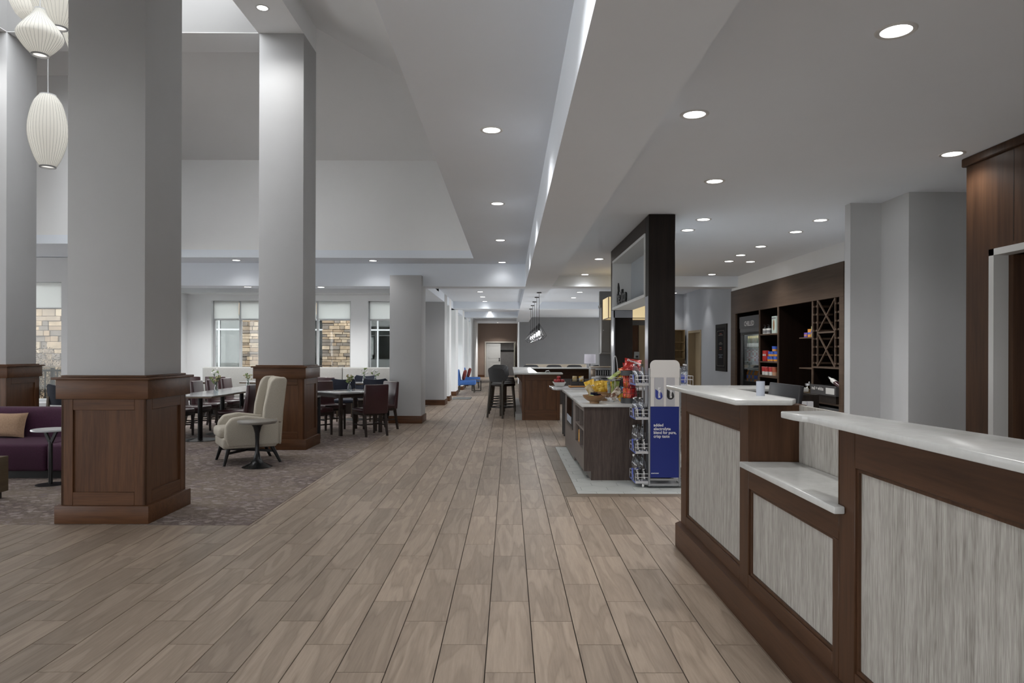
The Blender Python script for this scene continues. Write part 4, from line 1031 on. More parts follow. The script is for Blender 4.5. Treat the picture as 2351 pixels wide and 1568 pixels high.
def foil(name, c, c2=None):
    if name in FOIL: return FOIL[name]
    t = NT(name); t.b.inputs['Roughness'].default_value = 0.25; t.b.inputs['Metallic'].default_value = 0.15
    tc = t.n('ShaderNodeTexCoord'); nz = t.n('ShaderNodeTexNoise', Scale=22.0, Detail=2.0); t.l(tc.outputs['Object'], nz.inputs['Vector'])
    t.l(t.ramp(nz.outputs['Fac'], [(0.42, c), (0.60, c2 or c)]), t.b.inputs['Base Color'])
    w = t.n('ShaderNodeTexNoise', Scale=14.0, Detail=3.0); t.l(tc.outputs['Object'], w.inputs['Vector']); t.bump(w.outputs['Fac'], 0.8, 0.02)
    FOIL[name] = t.m; return t.m
RED = foil('foil_red', (0.28, 0.012, 0.012, 1), (0.40, 0.03, 0.02, 1)); ORG = foil('foil_orange', (0.42, 0.10, 0.012, 1), (0.50, 0.03, 0.02, 1)); YEL = foil('foil_yellow', (0.55, 0.31, 0.02, 1), (0.62, 0.42, 0.06, 1))
GRN = foil('foil_green', (0.25, 0.36, 0.06, 1), (0.40, 0.42, 0.18, 1)); NAVY = foil('foil_navy', (0.01, 0.012, 0.03, 1), (0.03, 0.035, 0.06, 1)); CRM = foil('foil_cream', (0.50, 0.42, 0.28, 1), (0.35, 0.25, 0.10, 1))
BRN = foil('foil_brown', (0.10, 0.04, 0.02, 1), (0.45, 0.40, 0.32, 1)); DRED = foil('foil_dark_red', (0.16, 0.01, 0.018, 1), (0.26, 0.02, 0.03, 1)); SLV = foil('foil_silver', (0.42, 0.44, 0.46, 1), (0.16, 0.22, 0.16, 1)); BLU = foil('foil_blue', (0.03, 0.14, 0.42, 1), (0.1, 0.3, 0.5, 1))
def bag(name, label, m, loc, w, h, th, rot, group=None, seed=0, text=None):
    t = thing(name, label, 'snack bag', loc, 0, group); t.rotation_euler = tuple(R(a) for a in rot)
    link('bag', bag_mesh(w, h, th, m, seed=seed), t)
    if text:
        o = link('lettering', fit_width(textmesh(text, w*0.2, CAPS['white'], 0.002, 'CENTER', 0.001), w*0.72), t)
        o.matrix_basis = Matrix.Translation((0, -th*0.5-0.004, h*0.62)) @ FACE['-Y'] @ Matrix.Rotation(R(-12), 4, 'Z')
    return t
# footed bowl with small packs (front left)
bowl('footed_bowl', 'shallow footed wooden bowl of small packets at the front of the island', (1.00, 8.16, ZI), 0.140, 0.098)
for i, (dx, dy, m, n_, rt) in enumerate([(-0.065, 0.0, SLV, 'silver-green packet at the left of the footed wooden bowl', (70, 0, 30)), (-0.02, -0.03, GRN, 'green packet in the middle of the footed wooden bowl', (72, 10, -20)), (0.03, 0.02, NAVY, 'navy packet at the back of the footed wooden bowl', (60, -10, 15)),
      (0.065, 0.0, NAVY, 'navy packet at the right of the footed wooden bowl', (58, 15, -25)), (0.05, -0.055, ORG, 'orange packet at the front of the footed wooden bowl', (76, 0, 5)), (0.0, 0.06, NAVY, 'dark packet behind the others in the footed wooden bowl', (45, 0, 0))]):
    bag('snack_packet', n_, m, (1.00+dx, 8.16+dy+0.03, ZI+0.072), 0.085, 0.075, 0.03, rt, 'packets in the footed bowl', i)
# second bowl with yellow chip bags
bowl('wooden_bowl', 'wooden bowl of yellow chip bags behind the footed bowl', (1.165, 8.62, ZI), 0.125, 0.115)
for i, (dx, dy, m, n_, rt, w, h) in enumerate([(-0.11, 0.02, YEL, 'large yellow chip bag leaning out at the left of the wooden bowl', (-8, -22, -8), 0.13, 0.19), (-0.03, 0.04, YEL, 'yellow chip bag standing in the middle of the wooden bowl', (-8, -6, 8), 0.13, 0.175), (0.05, 0.05, YEL, 'yellow chip bag standing at the right of the wooden bowl', (-6, 8, -10), 0.13, 0.17),
      (-0.02, -0.05, YEL, 'small yellow bag at the front of the wooden bowl', (18, -12, 10), 0.10, 0.11), (0.055, -0.06, RED, 'red bag at the front right of the wooden bowl', (22, 28, 0), 0.09, 0.12), (-0.125, -0.02, CRM, 'cream chip bag drooping over the left rim of the wooden bowl', (0, -34, 0), 0.08, 0.14)]):
    bag('chip_bag', n_, m, (1.165+dx, 8.62+dy, ZI+0.07), w, h, 0.05, rt, 'bags in the wooden bowl', 10+i, "Lay's" if i == 0 else None)
# tiered wire stand with handle
ws = thing('wire_stand', 'two-tier white wire stand with a tall loop handle on the island', 'stand', (1.285, 8.46, ZI))
mb = MB()
mb.cyl((0, 0, 0), (0, 0, 0.27), 0.004, n=8)
for z, r in ((0.02, 0.13), (0.265, 0.105)):
    for rr, zz in ((r, z+0.03), (r*0.6, z)): mb.tube([(rr*math.cos(a), rr*math.sin(a), zz) for a in [2*PI*k/24 for k in range(24)]], 0.003, 6, True)
    for k in range(10):
        a = 2*PI*k/10; mb.cyl((r*0.6*math.cos(a), r*0.6*math.sin(a), z), (r*math.cos(a), r*math.sin(a), z+0.03), 0.002, n=5)
    mb.cyl((-r*0.6, 0, z), (r*0.6, 0, z), 0.003, n=6); mb.cyl((0, -r*0.6, z), (0, r*0.6, z), 0.003, n=6)
mb.build('baskets', WIRE, ws)
MB().tube([(0.028*math.cos(a)*1.25, 0, 0.27+0.285*math.sin(a)) if True else 0 for a in [PI*k/16 for k in range(17)]], 0.0045, 8).build('handle', WIRE, ws)
for k in range(3): MB().ell((0.05*math.cos(k*2.1), 0.05*math.sin(k*2.1), 0.008), 0.008, 0.008, 0.008, 8, 6).build('foot', WIRE, ws)
for i, (dx, dy, dz, m, n_, rt, w, h) in enumerate([(-0.07, -0.04, 0.275, GRN, 'green bag lying on top of the wire stand', (-58, 0, -66), 0.11, 0.20), (-0.02, 0.02, 0.285, BRN, 'brown and cream bag on the upper tier of the wire stand', (-62, 0, -60), 0.10, 0.18), (0.01, -0.05, 0.28, YEL, 'yellow and brown bag at the front of the upper tier', (-66, 0, -70), 0.09, 0.17),
      (-0.05, -0.06, 0.04, BRN, 'black and white bag leaning on the lower tier of the wire stand', (-20, 35, -40), 0.10, 0.16), (0.03, -0.08, 0.035, YEL, 'yellow-green bag on the lower tier of the wire stand', (-30, 50, -30), 0.08, 0.15), (0.06, -0.02, 0.08, BLU, 'blue packet on the lower tier of the wire stand', (-10, 20, 0), 0.06, 0.11),
      (0.0, 0.04, 0.06, GRN, 'lime green bag under the upper tier of the wire stand', (10, 0, 20), 0.11, 0.19), (-0.06, 0.05, 0.10, SLV, 'silver packet hanging at the left of the wire stand', (0, -5, 30), 0.05, 0.14)]):
    bag('snack_bag', n_, m, (1.285+dx, 8.46+dy, ZI+dz), w, h, 0.035, rt, 'bags on the wire stand', 30+i)
# round wire barrel of red bags
br = thing('snack_barrel', 'round black-banded wire barrel packed with red chip bags', 'barrel', (1.425, 8.23, ZI))
r = 0.103
MB().surf([(r-0.004, 0.0), (r+0.003, 0.0), (r+0.003, 0.062), (r-0.004, 0.062), (r-0.004, 0.0)], n=36).build('lower_band', mat('band_black', (0.022, 0.023, 0.025), 0.45), br)
MB().surf([(r-0.004, 0.325), (r+0.003, 0.325), (r+0.003, 0.385), (r-0.004, 0.385), (r-0.004, 0.325)], n=36).build('upper_band', MC['band_black'], br)
MB().cyl((0, 0, 0), (0, 0, 0.01), r-0.006, n=32).build('floor_disc', MC['band_black'], br)
for k in range(12): MB().cyl((r*math.cos(k*PI/6), r*math.sin(k*PI/6), 0.05), (r*math.cos(k*PI/6), r*math.sin(k*PI/6), 0.34), 0.002, n=5).build('wire', BLACK, br)
for i in range(3): MB().tube([(r*math.cos(a), r*math.sin(a), 0.12+0.07*i) for a in [2*PI*k/28 for k in range(28)]], 0.002, 5, True).build('wire_hoop', BLACK, br)
k = 0
nm = ['front left', 'front', 'front right', 'right', 'back', 'left']
for lay, z in enumerate((0.015, 0.17)):
    for j in range(6):
        a = R(-130+60*j)
        m = [ORG, RED, DRED, RED, RED, ORG][(j+lay) % 6] if lay == 0 else [ORG, DRED, RED, RED, RED, RED][j]
        bag('chip_bag', '%s chip bag inside the barrel, %s layer, %s side' % ({'foil_orange': 'orange', 'foil_red': 'red', 'foil_dark_red': 'dark red'}[m.name], ('lower', 'upper')[lay], nm[j]), m,
            (1.425+0.055*math.cos(a), 8.23+0.055*math.sin(a), ZI+z), 0.10, 0.165, 0.045, (random.uniform(-4, 4), random.uniform(-10, 10), math.degrees(a)+90), 'chip bags in the barrel', 50+k); k += 1
bag('chip_bag', 'big red chip bag with white lettering on top of the barrel', RED, (1.445, 8.18, ZI+0.385), 0.20, 0.17, 0.06, (-38, 8, -6), 'chip bags in the barrel', 80, 'Doritos')
bag('chip_bag', 'orange-red chip bag lying in the mouth of the barrel', ORG, (1.40, 8.21, ZI+0.345), 0.14, 0.13, 0.06, (-52, -14, 10), 'chip bags in the barrel', 81)
bag('chip_bag', 'red chip bag at the back of the barrel top', RED, (1.43, 8.27, ZI+0.35), 0.16, 0.13, 0.06, (-25, 5, 8), 'chip bags in the barrel', 82)

# ================================================================ BREAKFAST COUNTER ITEMS
ZC = 0.862
t = thing('fruit_bowl', 'square white ceramic bowl of red apples on the breakfast counter', 'bowl', (0.865, 12.05, ZC))
bw = MB()
for (r0, z0, r1, z1) in ((0.058, 0.0, 0.112, 0.088),):
    vs = [(-r0,-r0,z0),(r0,-r0,z0),(r0,r0,z0),(-r0,r0,z0),(-r1,-r1,z1),(r1,-r1,z1),(r1,r1,z1),(-r1,r1,z1)]
    e = 0.007; ri = r1-e; rb = r0-e
    vs += [(-rb,-rb,z0+e),(rb,-rb,z0+e),(rb,rb,z0+e),(-rb,rb,z0+e),(-ri,-ri,z1),(ri,-ri,z1),(ri,ri,z1),(-ri,ri,z1)]
    bw.add(vs, [(0,3,2,1),(0,1,5,4),(1,2,6,5),(2,3,7,6),(3,0,4,7),(8,9,10,11),(8,12,13,9),(9,13,14,10),(10,14,15,11),(11,15,12,8),(4,5,13,12),(5,6,14,13),(6,7,15,14),(7,4,12,15)])
bw.build('bowl', mat('white_ceramic', (0.62, 0.62, 0.60), 0.25), t, smooth=0)
APM = mat('apple_skin', (0.22, 0.012, 0.015), 0.25, var=0.5, scale=20, rnd=0.2)
apm = MB().lathe([(0, 0.012), (0.012, 0.004), (0.026, 0.006), (0.037, 0.03), (0.036, 0.05), (0.024, 0.064), (0.010, 0.066), (0, 0.058)], n=18).mesh('apple', APM); stm = MB().cyl((0, 0, 0.058), (0.004, 0, 0.078), 0.0018, n=6).mesh('stem', TW)
for i, (x, y, z, n_) in enumerate([(-0.038, -0.038, 0.02, 'buried front left'), (0.038, -0.038, 0.02, 'buried front right'), (-0.057, 0.02, 0.072, 'left'), (0.057, 0.02, 0.07, 'right'), (-0.018, -0.052, 0.076, 'front'), (0.055, -0.055, 0.072, 'front right corner'), (0.0, 0.055, 0.075, 'back'), (-0.008, 0.004, 0.128, 'top')]):
    a = thing('apple', 'red apple in the white bowl, %s of the pile' % n_, 'apple', (0.865+x, 12.05+y, ZC+z), random.uniform(0, 6), 'apples in the white bowl')
    link('skin', apm, a); link('stem', stm, a)
t = thing('wooden_tray', 'light wooden tray under the black snack box on the breakfast counter', 'tray', (1.18, 11.95, ZC))
TRM = wood('tray_wood', (0.24, 0.11, 0.03, 1), (0.40, 0.20, 0.065, 1), 0.4, 'X', stripe=14)
MB().rbox(-0.16, 0.16, -0.12, 0.12, 0.012, 0.035, 0.003).build('board', TRM, t)
for x in (-0.13, 0.13): MB().rbox(x-0.02, x+0.02, -0.11, 0.11, 0, 0.012, 0.002).build('runner', TRM, t)
t = thing('condiment_box', 'black divided box on the wooden tray', 'box', (1.18, 11.95, ZC+0.035))
mb = MB().box(-0.12, 0.12, -0.09, 0.09, 0, 0.006)
for x0, x1, y0, y1 in ((-0.12, 0.12, -0.09, -0.084), (-0.12, 0.12, 0.084, 0.09), (-0.12, -0.114, -0.084, 0.084), (0.114, 0.12, -0.084, 0.084), (-0.003, 0.003, -0.084, 0.084)): mb.box(x0, x1, y0, y1, 0.006, 0.07 if y0 < 0.0 and y1 < 0 else 0.10)
mb.build('case', PLB, t, smooth=0)
for x in (-0.06, 0.06): MB().rbox(x-0.05, x+0.05, -0.094, -0.09, 0.01, 0.045, 0.001, 1).build('label_plate', mat('dark_plate', (0.03, 0.03, 0.032), 0.3), t)
bag('snack_packet', 'gold and silver packet standing in the left half of the black box', CRM, (1.12, 11.97, ZC+0.06), 0.085, 0.135, 0.03, (0, 4, 5), 'packets in the black box', 90)
bag('snack_packet', 'yellow and silver packet standing in the right half of the black box', foil('foil_gold', (0.50, 0.30, 0.04, 1), (0.5, 0.48, 0.44, 1)), (1.245, 11.97, ZC+0.06), 0.085, 0.135, 0.03, (0, -4, -6), 'packets in the black box', 91)
to = thing('conveyor_toaster', 'stainless steel conveyor toaster on the breakfast counter', 'toaster', (1.60, 12.05, ZC))
MB().rbox(-0.20, 0.22, -0.17, 0.2, 0.075, 0.345, 0.006).build('body', STEEL, to)
for x in (-0.17, 0.19):
    for y in (-0.13, 0.16): MB().cyl((x, y, 0), (x, y, 0.08), 0.018).build('foot', BLACK, to)
MB().box(-0.13, 0.21, -0.173, -0.168, 0.205, 0.305).build('loading_slot', BLACK, to, smooth=0)
for i in range(9): MB().cyl((-0.12+i*0.04, -0.177, 0.215), (-0.12+i*0.04, -0.177, 0.295), 0.003, n=6).build('guard_bar', STEEL, to)
MB().rbox(-0.21, -0.13, -0.182, -0.17, 0.19, 0.325, 0.003).build('side_plate', mat('warm_steel', (0.36, 0.30, 0.25), 0.35, 0.9), to)
MB().box(-0.03, 0.13, -0.173, -0.169, 0.145, 0.165).build('toast_exit', BLACK, to, smooth=0)
MB().rbox(-0.12, 0.0, -0.176, -0.17, 0.085, 0.15, 0.002).build('control_plate', STEEL, to)
MB().cyl((-0.06, -0.176, 0.117), (-0.06, -0.192, 0.117), 0.017).build('knob', BLACK, to)
MB().rbox(-0.20, 0.22, -0.19, 0.2, 0.345, 0.36, 0.003).build('lid', MC['warm_steel'], to)
t = thing('utensil_rack', 'small dark wire rack beside the toaster', 'rack', (1.34, 12.25, ZC))
mb = MB()
for x in (-0.06, 0.0, 0.06): mb.tube([(x, -0.05, 0), (x, -0.05, 0.09), (x, 0.05, 0.09), (x, 0.05, 0)], 0.003, 6)
mb.cyl((-0.06, -0.05, 0.09), (0.06, -0.05, 0.09), 0.003, n=6).cyl((-0.06, 0.05, 0.09), (0.06, 0.05, 0.09), 0.003, n=6).cyl((-0.06, -0.05, 0.02), (0.06, -0.05, 0.02), 0.003, n=6)
mb.build('wires', BLACK, t)

# ================================================================ PANTRY CABINET
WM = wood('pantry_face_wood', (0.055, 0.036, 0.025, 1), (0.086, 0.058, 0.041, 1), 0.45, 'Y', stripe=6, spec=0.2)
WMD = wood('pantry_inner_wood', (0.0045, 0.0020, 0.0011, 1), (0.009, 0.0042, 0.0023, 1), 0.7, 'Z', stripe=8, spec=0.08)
pc = thing('pantry_cabinet', 'tall dark wood wall cabinet with shelves and wine rack', 'cabinet', (4.745, 12.3, 0))
FX0, FX1, BX = 4.73, 4.77, 5.40
wp(MB().rbox(FX0, FX1, 9.85, 14.86, 2.275, 2.77, 0.003, 1), 'fascia', WM, pc)
wp(MB().rbox(FX0, FX1, 14.56, 14.86, 0, 2.275, 0.003, 1), 'stile', WM, pc); wp(MB().rbox(FX0, FX1, 9.85, 9.98, 0, 2.275, 0.003, 1), 'stile', WM, pc)
for y in (13.18, 12.26, 10.865):
    wp(MB().box(FX0+0.02, FX0+0.65, y-0.019, y+0.019, 0, 2.275), 'divider', WMD, pc, 0); wp(MB().rbox(FX0, FX0+0.02, y-0.02, y+0.02, 0, 2.275, 0.002, 1), 'divider_edge', WM, pc)
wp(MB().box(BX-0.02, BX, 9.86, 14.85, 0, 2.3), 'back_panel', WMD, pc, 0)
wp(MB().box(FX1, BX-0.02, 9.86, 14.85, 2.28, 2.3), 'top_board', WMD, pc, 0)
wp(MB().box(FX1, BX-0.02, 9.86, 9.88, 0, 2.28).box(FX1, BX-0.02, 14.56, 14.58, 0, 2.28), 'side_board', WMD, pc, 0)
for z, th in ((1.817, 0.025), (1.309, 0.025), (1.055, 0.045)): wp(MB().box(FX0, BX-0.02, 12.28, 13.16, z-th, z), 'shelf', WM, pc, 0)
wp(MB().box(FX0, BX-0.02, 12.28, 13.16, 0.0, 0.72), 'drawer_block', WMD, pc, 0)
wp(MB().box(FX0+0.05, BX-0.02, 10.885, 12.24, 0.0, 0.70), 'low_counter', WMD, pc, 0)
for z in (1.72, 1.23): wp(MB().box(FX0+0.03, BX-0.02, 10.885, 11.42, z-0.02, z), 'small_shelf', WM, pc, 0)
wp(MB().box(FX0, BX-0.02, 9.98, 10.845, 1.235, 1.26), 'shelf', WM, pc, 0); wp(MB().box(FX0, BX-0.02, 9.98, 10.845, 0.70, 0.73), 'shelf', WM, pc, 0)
for y in (10.69, 10.11): wp(MB().box(FX0, FX0+0.02, y-0.011, y+0.011, 1.26, 2.275), 'rack_post', WM, pc, 0)
wp(MB().box(FX0, FX0+0.02, 10.12, 10.68, 1.765, 1.79), 'rack_rail', WM, pc, 0)
for z0, z1 in ((1.79, 2.27), (1.265, 1.765)):
    wp(MB().bar((FX0+0.010, 10.12, z0), (FX0+0.010, 10.68, z1), 0.018, 0.022), 'rack_diagonal', WM, pc, 0); wp(MB().bar((FX0+0.014, 10.12, z1), (FX0+0.014, 10.68, z0), 0.018, 0.022), 'rack_diagonal', WM, pc, 0)
for y0 in (10.715, 10.82, 10.085, 9.995):
    for k in range(8): wp(MB().box(FX0, FX0+0.25, y0-0.012, y0+0.012, 1.30+k*0.125, 1.325+k*0.125), 'peg', WM, pc, 0)
# pantry goods
def gitem(name, label, cat, loc, parts, group=None):
    t = thing(name, label, cat, loc, 0, group)
    for n_, mb, m in parts: mb.build(n_, m, t)
    return t
def can(r, h): return MB().lathe([(0, 0), (r*0.94, 0), (r, 0.004), (r, h-0.004), (r*0.94, h), (0, h)], n=18)
CW = mat('goods_white', (0.52, 0.52, 0.50), 0.4); CR = mat('goods_red', (0.36, 0.02, 0.02), 0.4); CB = mat('goods_blue', (0.03, 0.09, 0.42), 0.4); CO = mat('goods_orange', (0.52, 0.22, 0.03), 0.4); CD = mat('goods_dark', (0.02, 0.02, 0.022), 0.4)
for i, y in enumerate((13.05, 12.86)):
    gitem('condiment_jar', 'small pale jar with black pump lid on the top pantry shelf, %s' % ('left', 'right')[i], 'jar', (4.80, y, 1.817), [('jar', can(0.045, 0.10), CW), ('print', MB().surf([(0.0455, 0.02), (0.0455, 0.07)], n=18), mat('grey_print', (0.16, 0.16, 0.17), 0.5)), ('lid', MB().cyl((0, 0, 0.10), (0, 0, 0.135), 0.025), CD), ('pump', MB().tube([(0, 0, 0.13), (0, 0, 0.165), (-0.03, 0, 0.168)], 0.006, 6), CD)])
gitem('tall_carton', 'tall pale green carton at the right of the top pantry shelf', 'carton', (4.80, 12.55, 1.817), [('carton', MB().rbox(-0.03, 0.03, -0.10, 0.10, 0, 0.31, 0.002, 1), mat('pale_green_carton', (0.42, 0.50, 0.46), 0.5)), ('print', MB().ell((-0.031, 0, 0.15), 0.002, 0.04, 0.10), mat('brown_print', (0.25, 0.14, 0.07), 0.5)), ('header_print', MB().box(-0.032, -0.03, -0.09, 0.09, 0.26, 0.29), mat('grey_print', (0.16, 0.16, 0.17), 0.5))])
for i, y in enumerate((13.06, 12.97)):
    gitem('red_carton', 'upright red carton on the middle pantry shelf, %s' % ('left', 'right')[i], 'carton', (4.80, y, 1.309), [('carton', MB().rbox(-0.03, 0.03, -0.04, 0.04, 0, 0.20, 0.002, 1), CR), ('stripe', MB().box(-0.0315, -0.03, 0.01, 0.035, 0.02, 0.19), mat('bright_red', (0.52, 0.03, 0.02), 0.4)), ('band', MB().box(-0.0318, -0.03, -0.03, 0.03, 0.10, 0.135), CW)])
for i, (y, z, n_) in enumerate([(12.80, 0, 'bottom row left'), (12.68, 0, 'bottom row middle'), (12.50, 0, 'bottom row right'), (12.76, 0.092, 'middle row left'), (12.63, 0.092, 'middle row middle'), (12.48, 0.092, 'middle row right'), (12.57, 0.184, 'top')]):
    gitem('snack_tub', 'blue and orange tub in the pantry pyramid, %s' % n_, 'tub', (4.80, y, 1.309+z), [('tub', MB().lathe([(0, 0), (0.044, 0), (0.052, 0.085), (0, 0.085)], n=18), CB), ('band', MB().surf([(0.0455, 0.004), (0.0495, 0.04)], n=18), CO), ('lid', MB().cyl((0, 0, 0.085), (0, 0, 0.091), 0.054, n=18), CB)], 'stacked blue tubs')
for i, (y, n_) in enumerate([(13.07, 'far left'), (12.93, 'second from left'), (12.72, 'third from left'), (12.56, 'far right')]):
    gitem('noodle_cup', 'red and white cup on the lowest pantry shelf, %s' % n_, 'cup', (4.80, y, 1.055), [('cup', MB().lathe([(0, 0), (0.045, 0), (0.056, 0.15), (0, 0.15)], n=18), CW if i < 3 else mat('goods_tan', (0.36, 0.20, 0.12), 0.4)), ('band', MB().surf([(0.051, 0.065), (0.0565, 0.145)], n=18), CR if i < 3 else mat('goods_rust', (0.3, 0.07, 0.03), 0.4)), ('lid', MB().cyl((0, 0, 0.15), (0, 0, 0.154), 0.058, n=18), CR)], 'red and white cups')
for i, (y, h, m, n_) in enumerate([(11.30, 0.075, mat('goods_purple', (0.10, 0.05, 0.30), 0.4), 'purple'), (11.16, 0.13, CO, 'orange and yellow'), (11.03, 0.17, mat('goods_yellow_blue', (0.40, 0.42, 0.20), 0.4), 'yellow')]):
    gitem('medicine_carton', 'small %s carton on the side shelf of the pantry' % n_, 'carton', (4.84, y, 1.72), [('carton', MB().rbox(-0.03, 0.03, -0.055, 0.055, 0, h, 0.002, 1), m), ('print', MB().box(-0.0315, -0.03, -0.05, 0.05, h*0.35, h*0.6), CB if i else CO)])
jr = gitem('snack_jar', 'glass jar of nuts on the low pantry counter', 'jar', (4.90, 11.35, 0.70), [('jar', MB().lathe([(0.0, 0), (0.085, 0), (0.09, 0.02), (0.09, 0.19), (0.06, 0.225), (0.06, 0.235)], n=24), thin_glass('jar_glass', (0.75, 0.75, 0.72, 1), 0.12)), ('lid', MB().lathe([(0, 0.235), (0.068, 0.235), (0.068, 0.27), (0.02, 0.275), (0.012, 0.30), (0, 0.30)], n=24), STEEL)])
o = MB().lathe([(0, 0.004), (0.083, 0.006), (0.084, 0.17), (0, 0.18)], n=24).build('nuts', mat('nuts', (0.16, 0.11, 0.06), 0.7, var=0.6, scale=60, bump=0.8, bscale=50), jr)
wx = thing('wine_display_box', 'dark box lettered red + white under the wine rack', 'box', (4.80, 10.40, 0.73))
MB().box(-0.10, 0.30, -0.40, 0.40, 0.0, 0.12).build('pedestal', ESPR, wx, smooth=0)
MB().rbox(-0.115, -0.10, -0.425, 0.425, 0.11, 0.255, 0.002, 1).build('front_plate', mat('slate_plate', (0.035, 0.034, 0.036), 0.5), wx)
MB().box(-0.10, 0.3, -0.425, -0.41, 0.11, 0.25).box(-0.10, 0.3, 0.41, 0.425, 0.11, 0.25).box(-0.1, 0.3, -0.41, 0.41, 0.11, 0.125).build('tray', MC['slate_plate'], wx, smooth=0)
lettering('red + white', 0.075, mat('pale_lettering', (0.48, 0.47, 0.46), 0.5), wx, (-0.117, 0.37, 0.20), '-X', 'LEFT', 0, 0.0005, width=0.40, bold=0.0015, world=False)
MB().box(-0.1165, -0.115, -0.38, -0.11, 0.135, 0.225).build('price_card', mat('price_card', (0.46, 0.46, 0.45), 0.6), wx, smooth=0)
for i, (y, z, m, n_) in enumerate([(10.30, 1.04, CW, 'wine bottle with a white wrap lying above the red + white box'), (10.20, 1.0, mat('wine_dark', (0.03, 0.008, 0.012), 0.25), 'dark wine bottle lying above the red + white box')]):
    t = thing('wine_bottle', n_, 'bottle', (4.82, y, z)); t.rotation_euler = (R(-66), 0, R(8))
    MB().lathe([(0, -0.15), (0.037, -0.15), (0.038, 0.05), (0.016, 0.10), (0.015, 0.16), (0, 0.16)], n=18).build('glass', m, t)
    MB().surf([(0.0155, 0.11), (0.0155, 0.16)], n=18).build('foil', CD, t); 
t = thing('safe_box', 'black appliance on the floor of the cabinet under the red + white box', 'appliance', (4.9, 10.40, 0))
MB().rbox(-0.14, 0.35, -0.40, 0.40, 0.02, 0.66, 0.01).build('body', PLB, t); MB().box(-0.145, -0.14, -0.36, 0.36, 0.06, 0.6).build('door', mat('appliance_door', (0.02, 0.02, 0.022), 0.2), t)
for x in (-0.1, 0.3):
    for y in (-0.35, 0.35): MB().cyl((x, y, 0), (x, y, 0.02), 0.02).build('foot', BLACK, t)

# ---- beverage cooler
cl = thing('beverage_cooler', 'black glass-door drinks cooler with a CHILLED header', 'cooler', (5.05, 13.85, 0))
wp(MB().box(4.80, 5.34, 14.36, 14.46, 0.05, 2.2).box(4.80, 5.34, 13.215, 13.24, 0.05, 2.2).box(5.30, 5.34, 13.24, 14.36, 0.05, 2.2).box(4.80, 5.30, 13.24, 14.36, 0.05, 0.30).box(4.86, 5.30, 13.24, 14.36, 1.99, 2.2), 'cabinet', PLB, cl, 0)
hd = wp(MB().prism([(4.78, 2.20), (4.80, 1.95), (4.86, 1.95), (4.86, 2.20)], 13.22, 14.44, 'y') if False else MB().box(4.775, 4.86, 13.22, 14.44, 1.96, 2.2), 'header', mat('header_grey', (0.045, 0.045, 0.048), 0.4), cl, 0)
lettering('CHILLED', 0.14, mat('header_white', (0.62, 0.62, 0.62), 0.4), cl, (4.773, 13.86, 2.045), '-X', 'CENTER', 0, 0.001, width=0.55)
wp(MB().box(4.785, 4.80, 13.22, 14.44, 1.88, 1.96), 'vent_bar', mat('vent_grey', (0.07, 0.07, 0.072), 0.3, 0.5), cl, 0)
for z in (1.56, 1.30, 0.90, 0.45): wp(MB().box(4.83, 5.29, 13.245, 14.355, z-0.015, z-0.004), 'shelf', STEEL, cl, 0)
wp(MB().box(5.285, 5.298, 13.25, 14.35, 0.32, 1.95), 'inner_back', mat('cooler_back', (0.10, 0.10, 0.10), 0.5), cl, 0)
wp(MB().box(4.795, 4.83, 14.28, 14.36, 0.31, 1.88).box(4.795, 4.83, 13.24, 13.30, 0.31, 1.88).box(4.795, 4.83, 13.3, 14.28, 0.31, 0.36).box(4.795, 4.83, 13.3, 14.28, 1.83, 1.88), 'door_frame', BLACK, cl, 0)
wp(MB().box(4.808, 4.812, 13.30, 14.28, 0.36, 1.83), 'door_glass', thin_glass('cooler_glass', (0.80, 0.84, 0.85, 1), 0.06), cl, 0)
wp(MB().box(4.84, 4.87, 13.30, 14.28, 1.86, 1.885), 'light_strip', emis('cooler_light', (1, 0.97, 0.9, 1), 70.0), cl, 0)
random.seed(3)
DR = [[('beer_bottle', (0.035, 0.05, 0.02), 'green'), ('beer_bottle', (0.05, 0.03, 0.012), 'brown')], [('soda_can', (0.45, 0.45, 0.44), 'white'), ('soda_can', (0.32, 0.03, 0.03), 'red')], [('juice_bottle', (0.50, 0.16, 0.02), 'orange'), ('juice_bottle', (0.10, 0.16, 0.24), 'blue')]]
BP = {}
def drink(kind, c, cn):
    if (kind, cn) in BP: return BP[(kind, cn)]
    m = mat('drink_%s_%s' % (kind, cn), c, 0.25)
    if kind == 'beer_bottle': ms = [('glass', MB().lathe([(0, 0), (0.031, 0), (0.031, 0.14), (0.013, 0.20), (0.013, 0.245), (0, 0.245)], n=14).mesh('glass', m)), ('label', MB().surf([(0.0315, 0.03), (0.0315, 0.10)], n=14).mesh('label', CW)), ('neck_foil', MB().surf([(0.0136, 0.20), (0.0136, 0.246)], n=12).mesh('neck_foil', mat('gold_foil', (0.5, 0.42, 0.2), 0.3, 0.5)))]
    elif kind == 'soda_can': ms = [('can', can(0.033, 0.115).mesh('can', m)), ('lid', MB().cyl((0, 0, 0.115), (0, 0, 0.118), 0.027).mesh('lid', STEEL)), ('band', MB().surf([(0.0335, 0.06), (0.0335, 0.085)], n=16).mesh('band', CR if cn == 'white' else CW))]
    else: ms = [('bottle', MB().lathe([(0, 0), (0.036, 0), (0.036, 0.16), (0.016, 0.205), (0.016, 0.215), (0, 0.215)], n=14).mesh('bottle', m)), ('cap', MB().cyl((0, 0, 0.215), (0, 0, 0.24), 0.019).mesh('cap', CW)), ('label', MB().surf([(0.0365, 0.05), (0.0365, 0.12)], n=14).mesh('label', CB if cn == 'orange' else CO))]
    BP[(kind, cn)] = ms; return ms
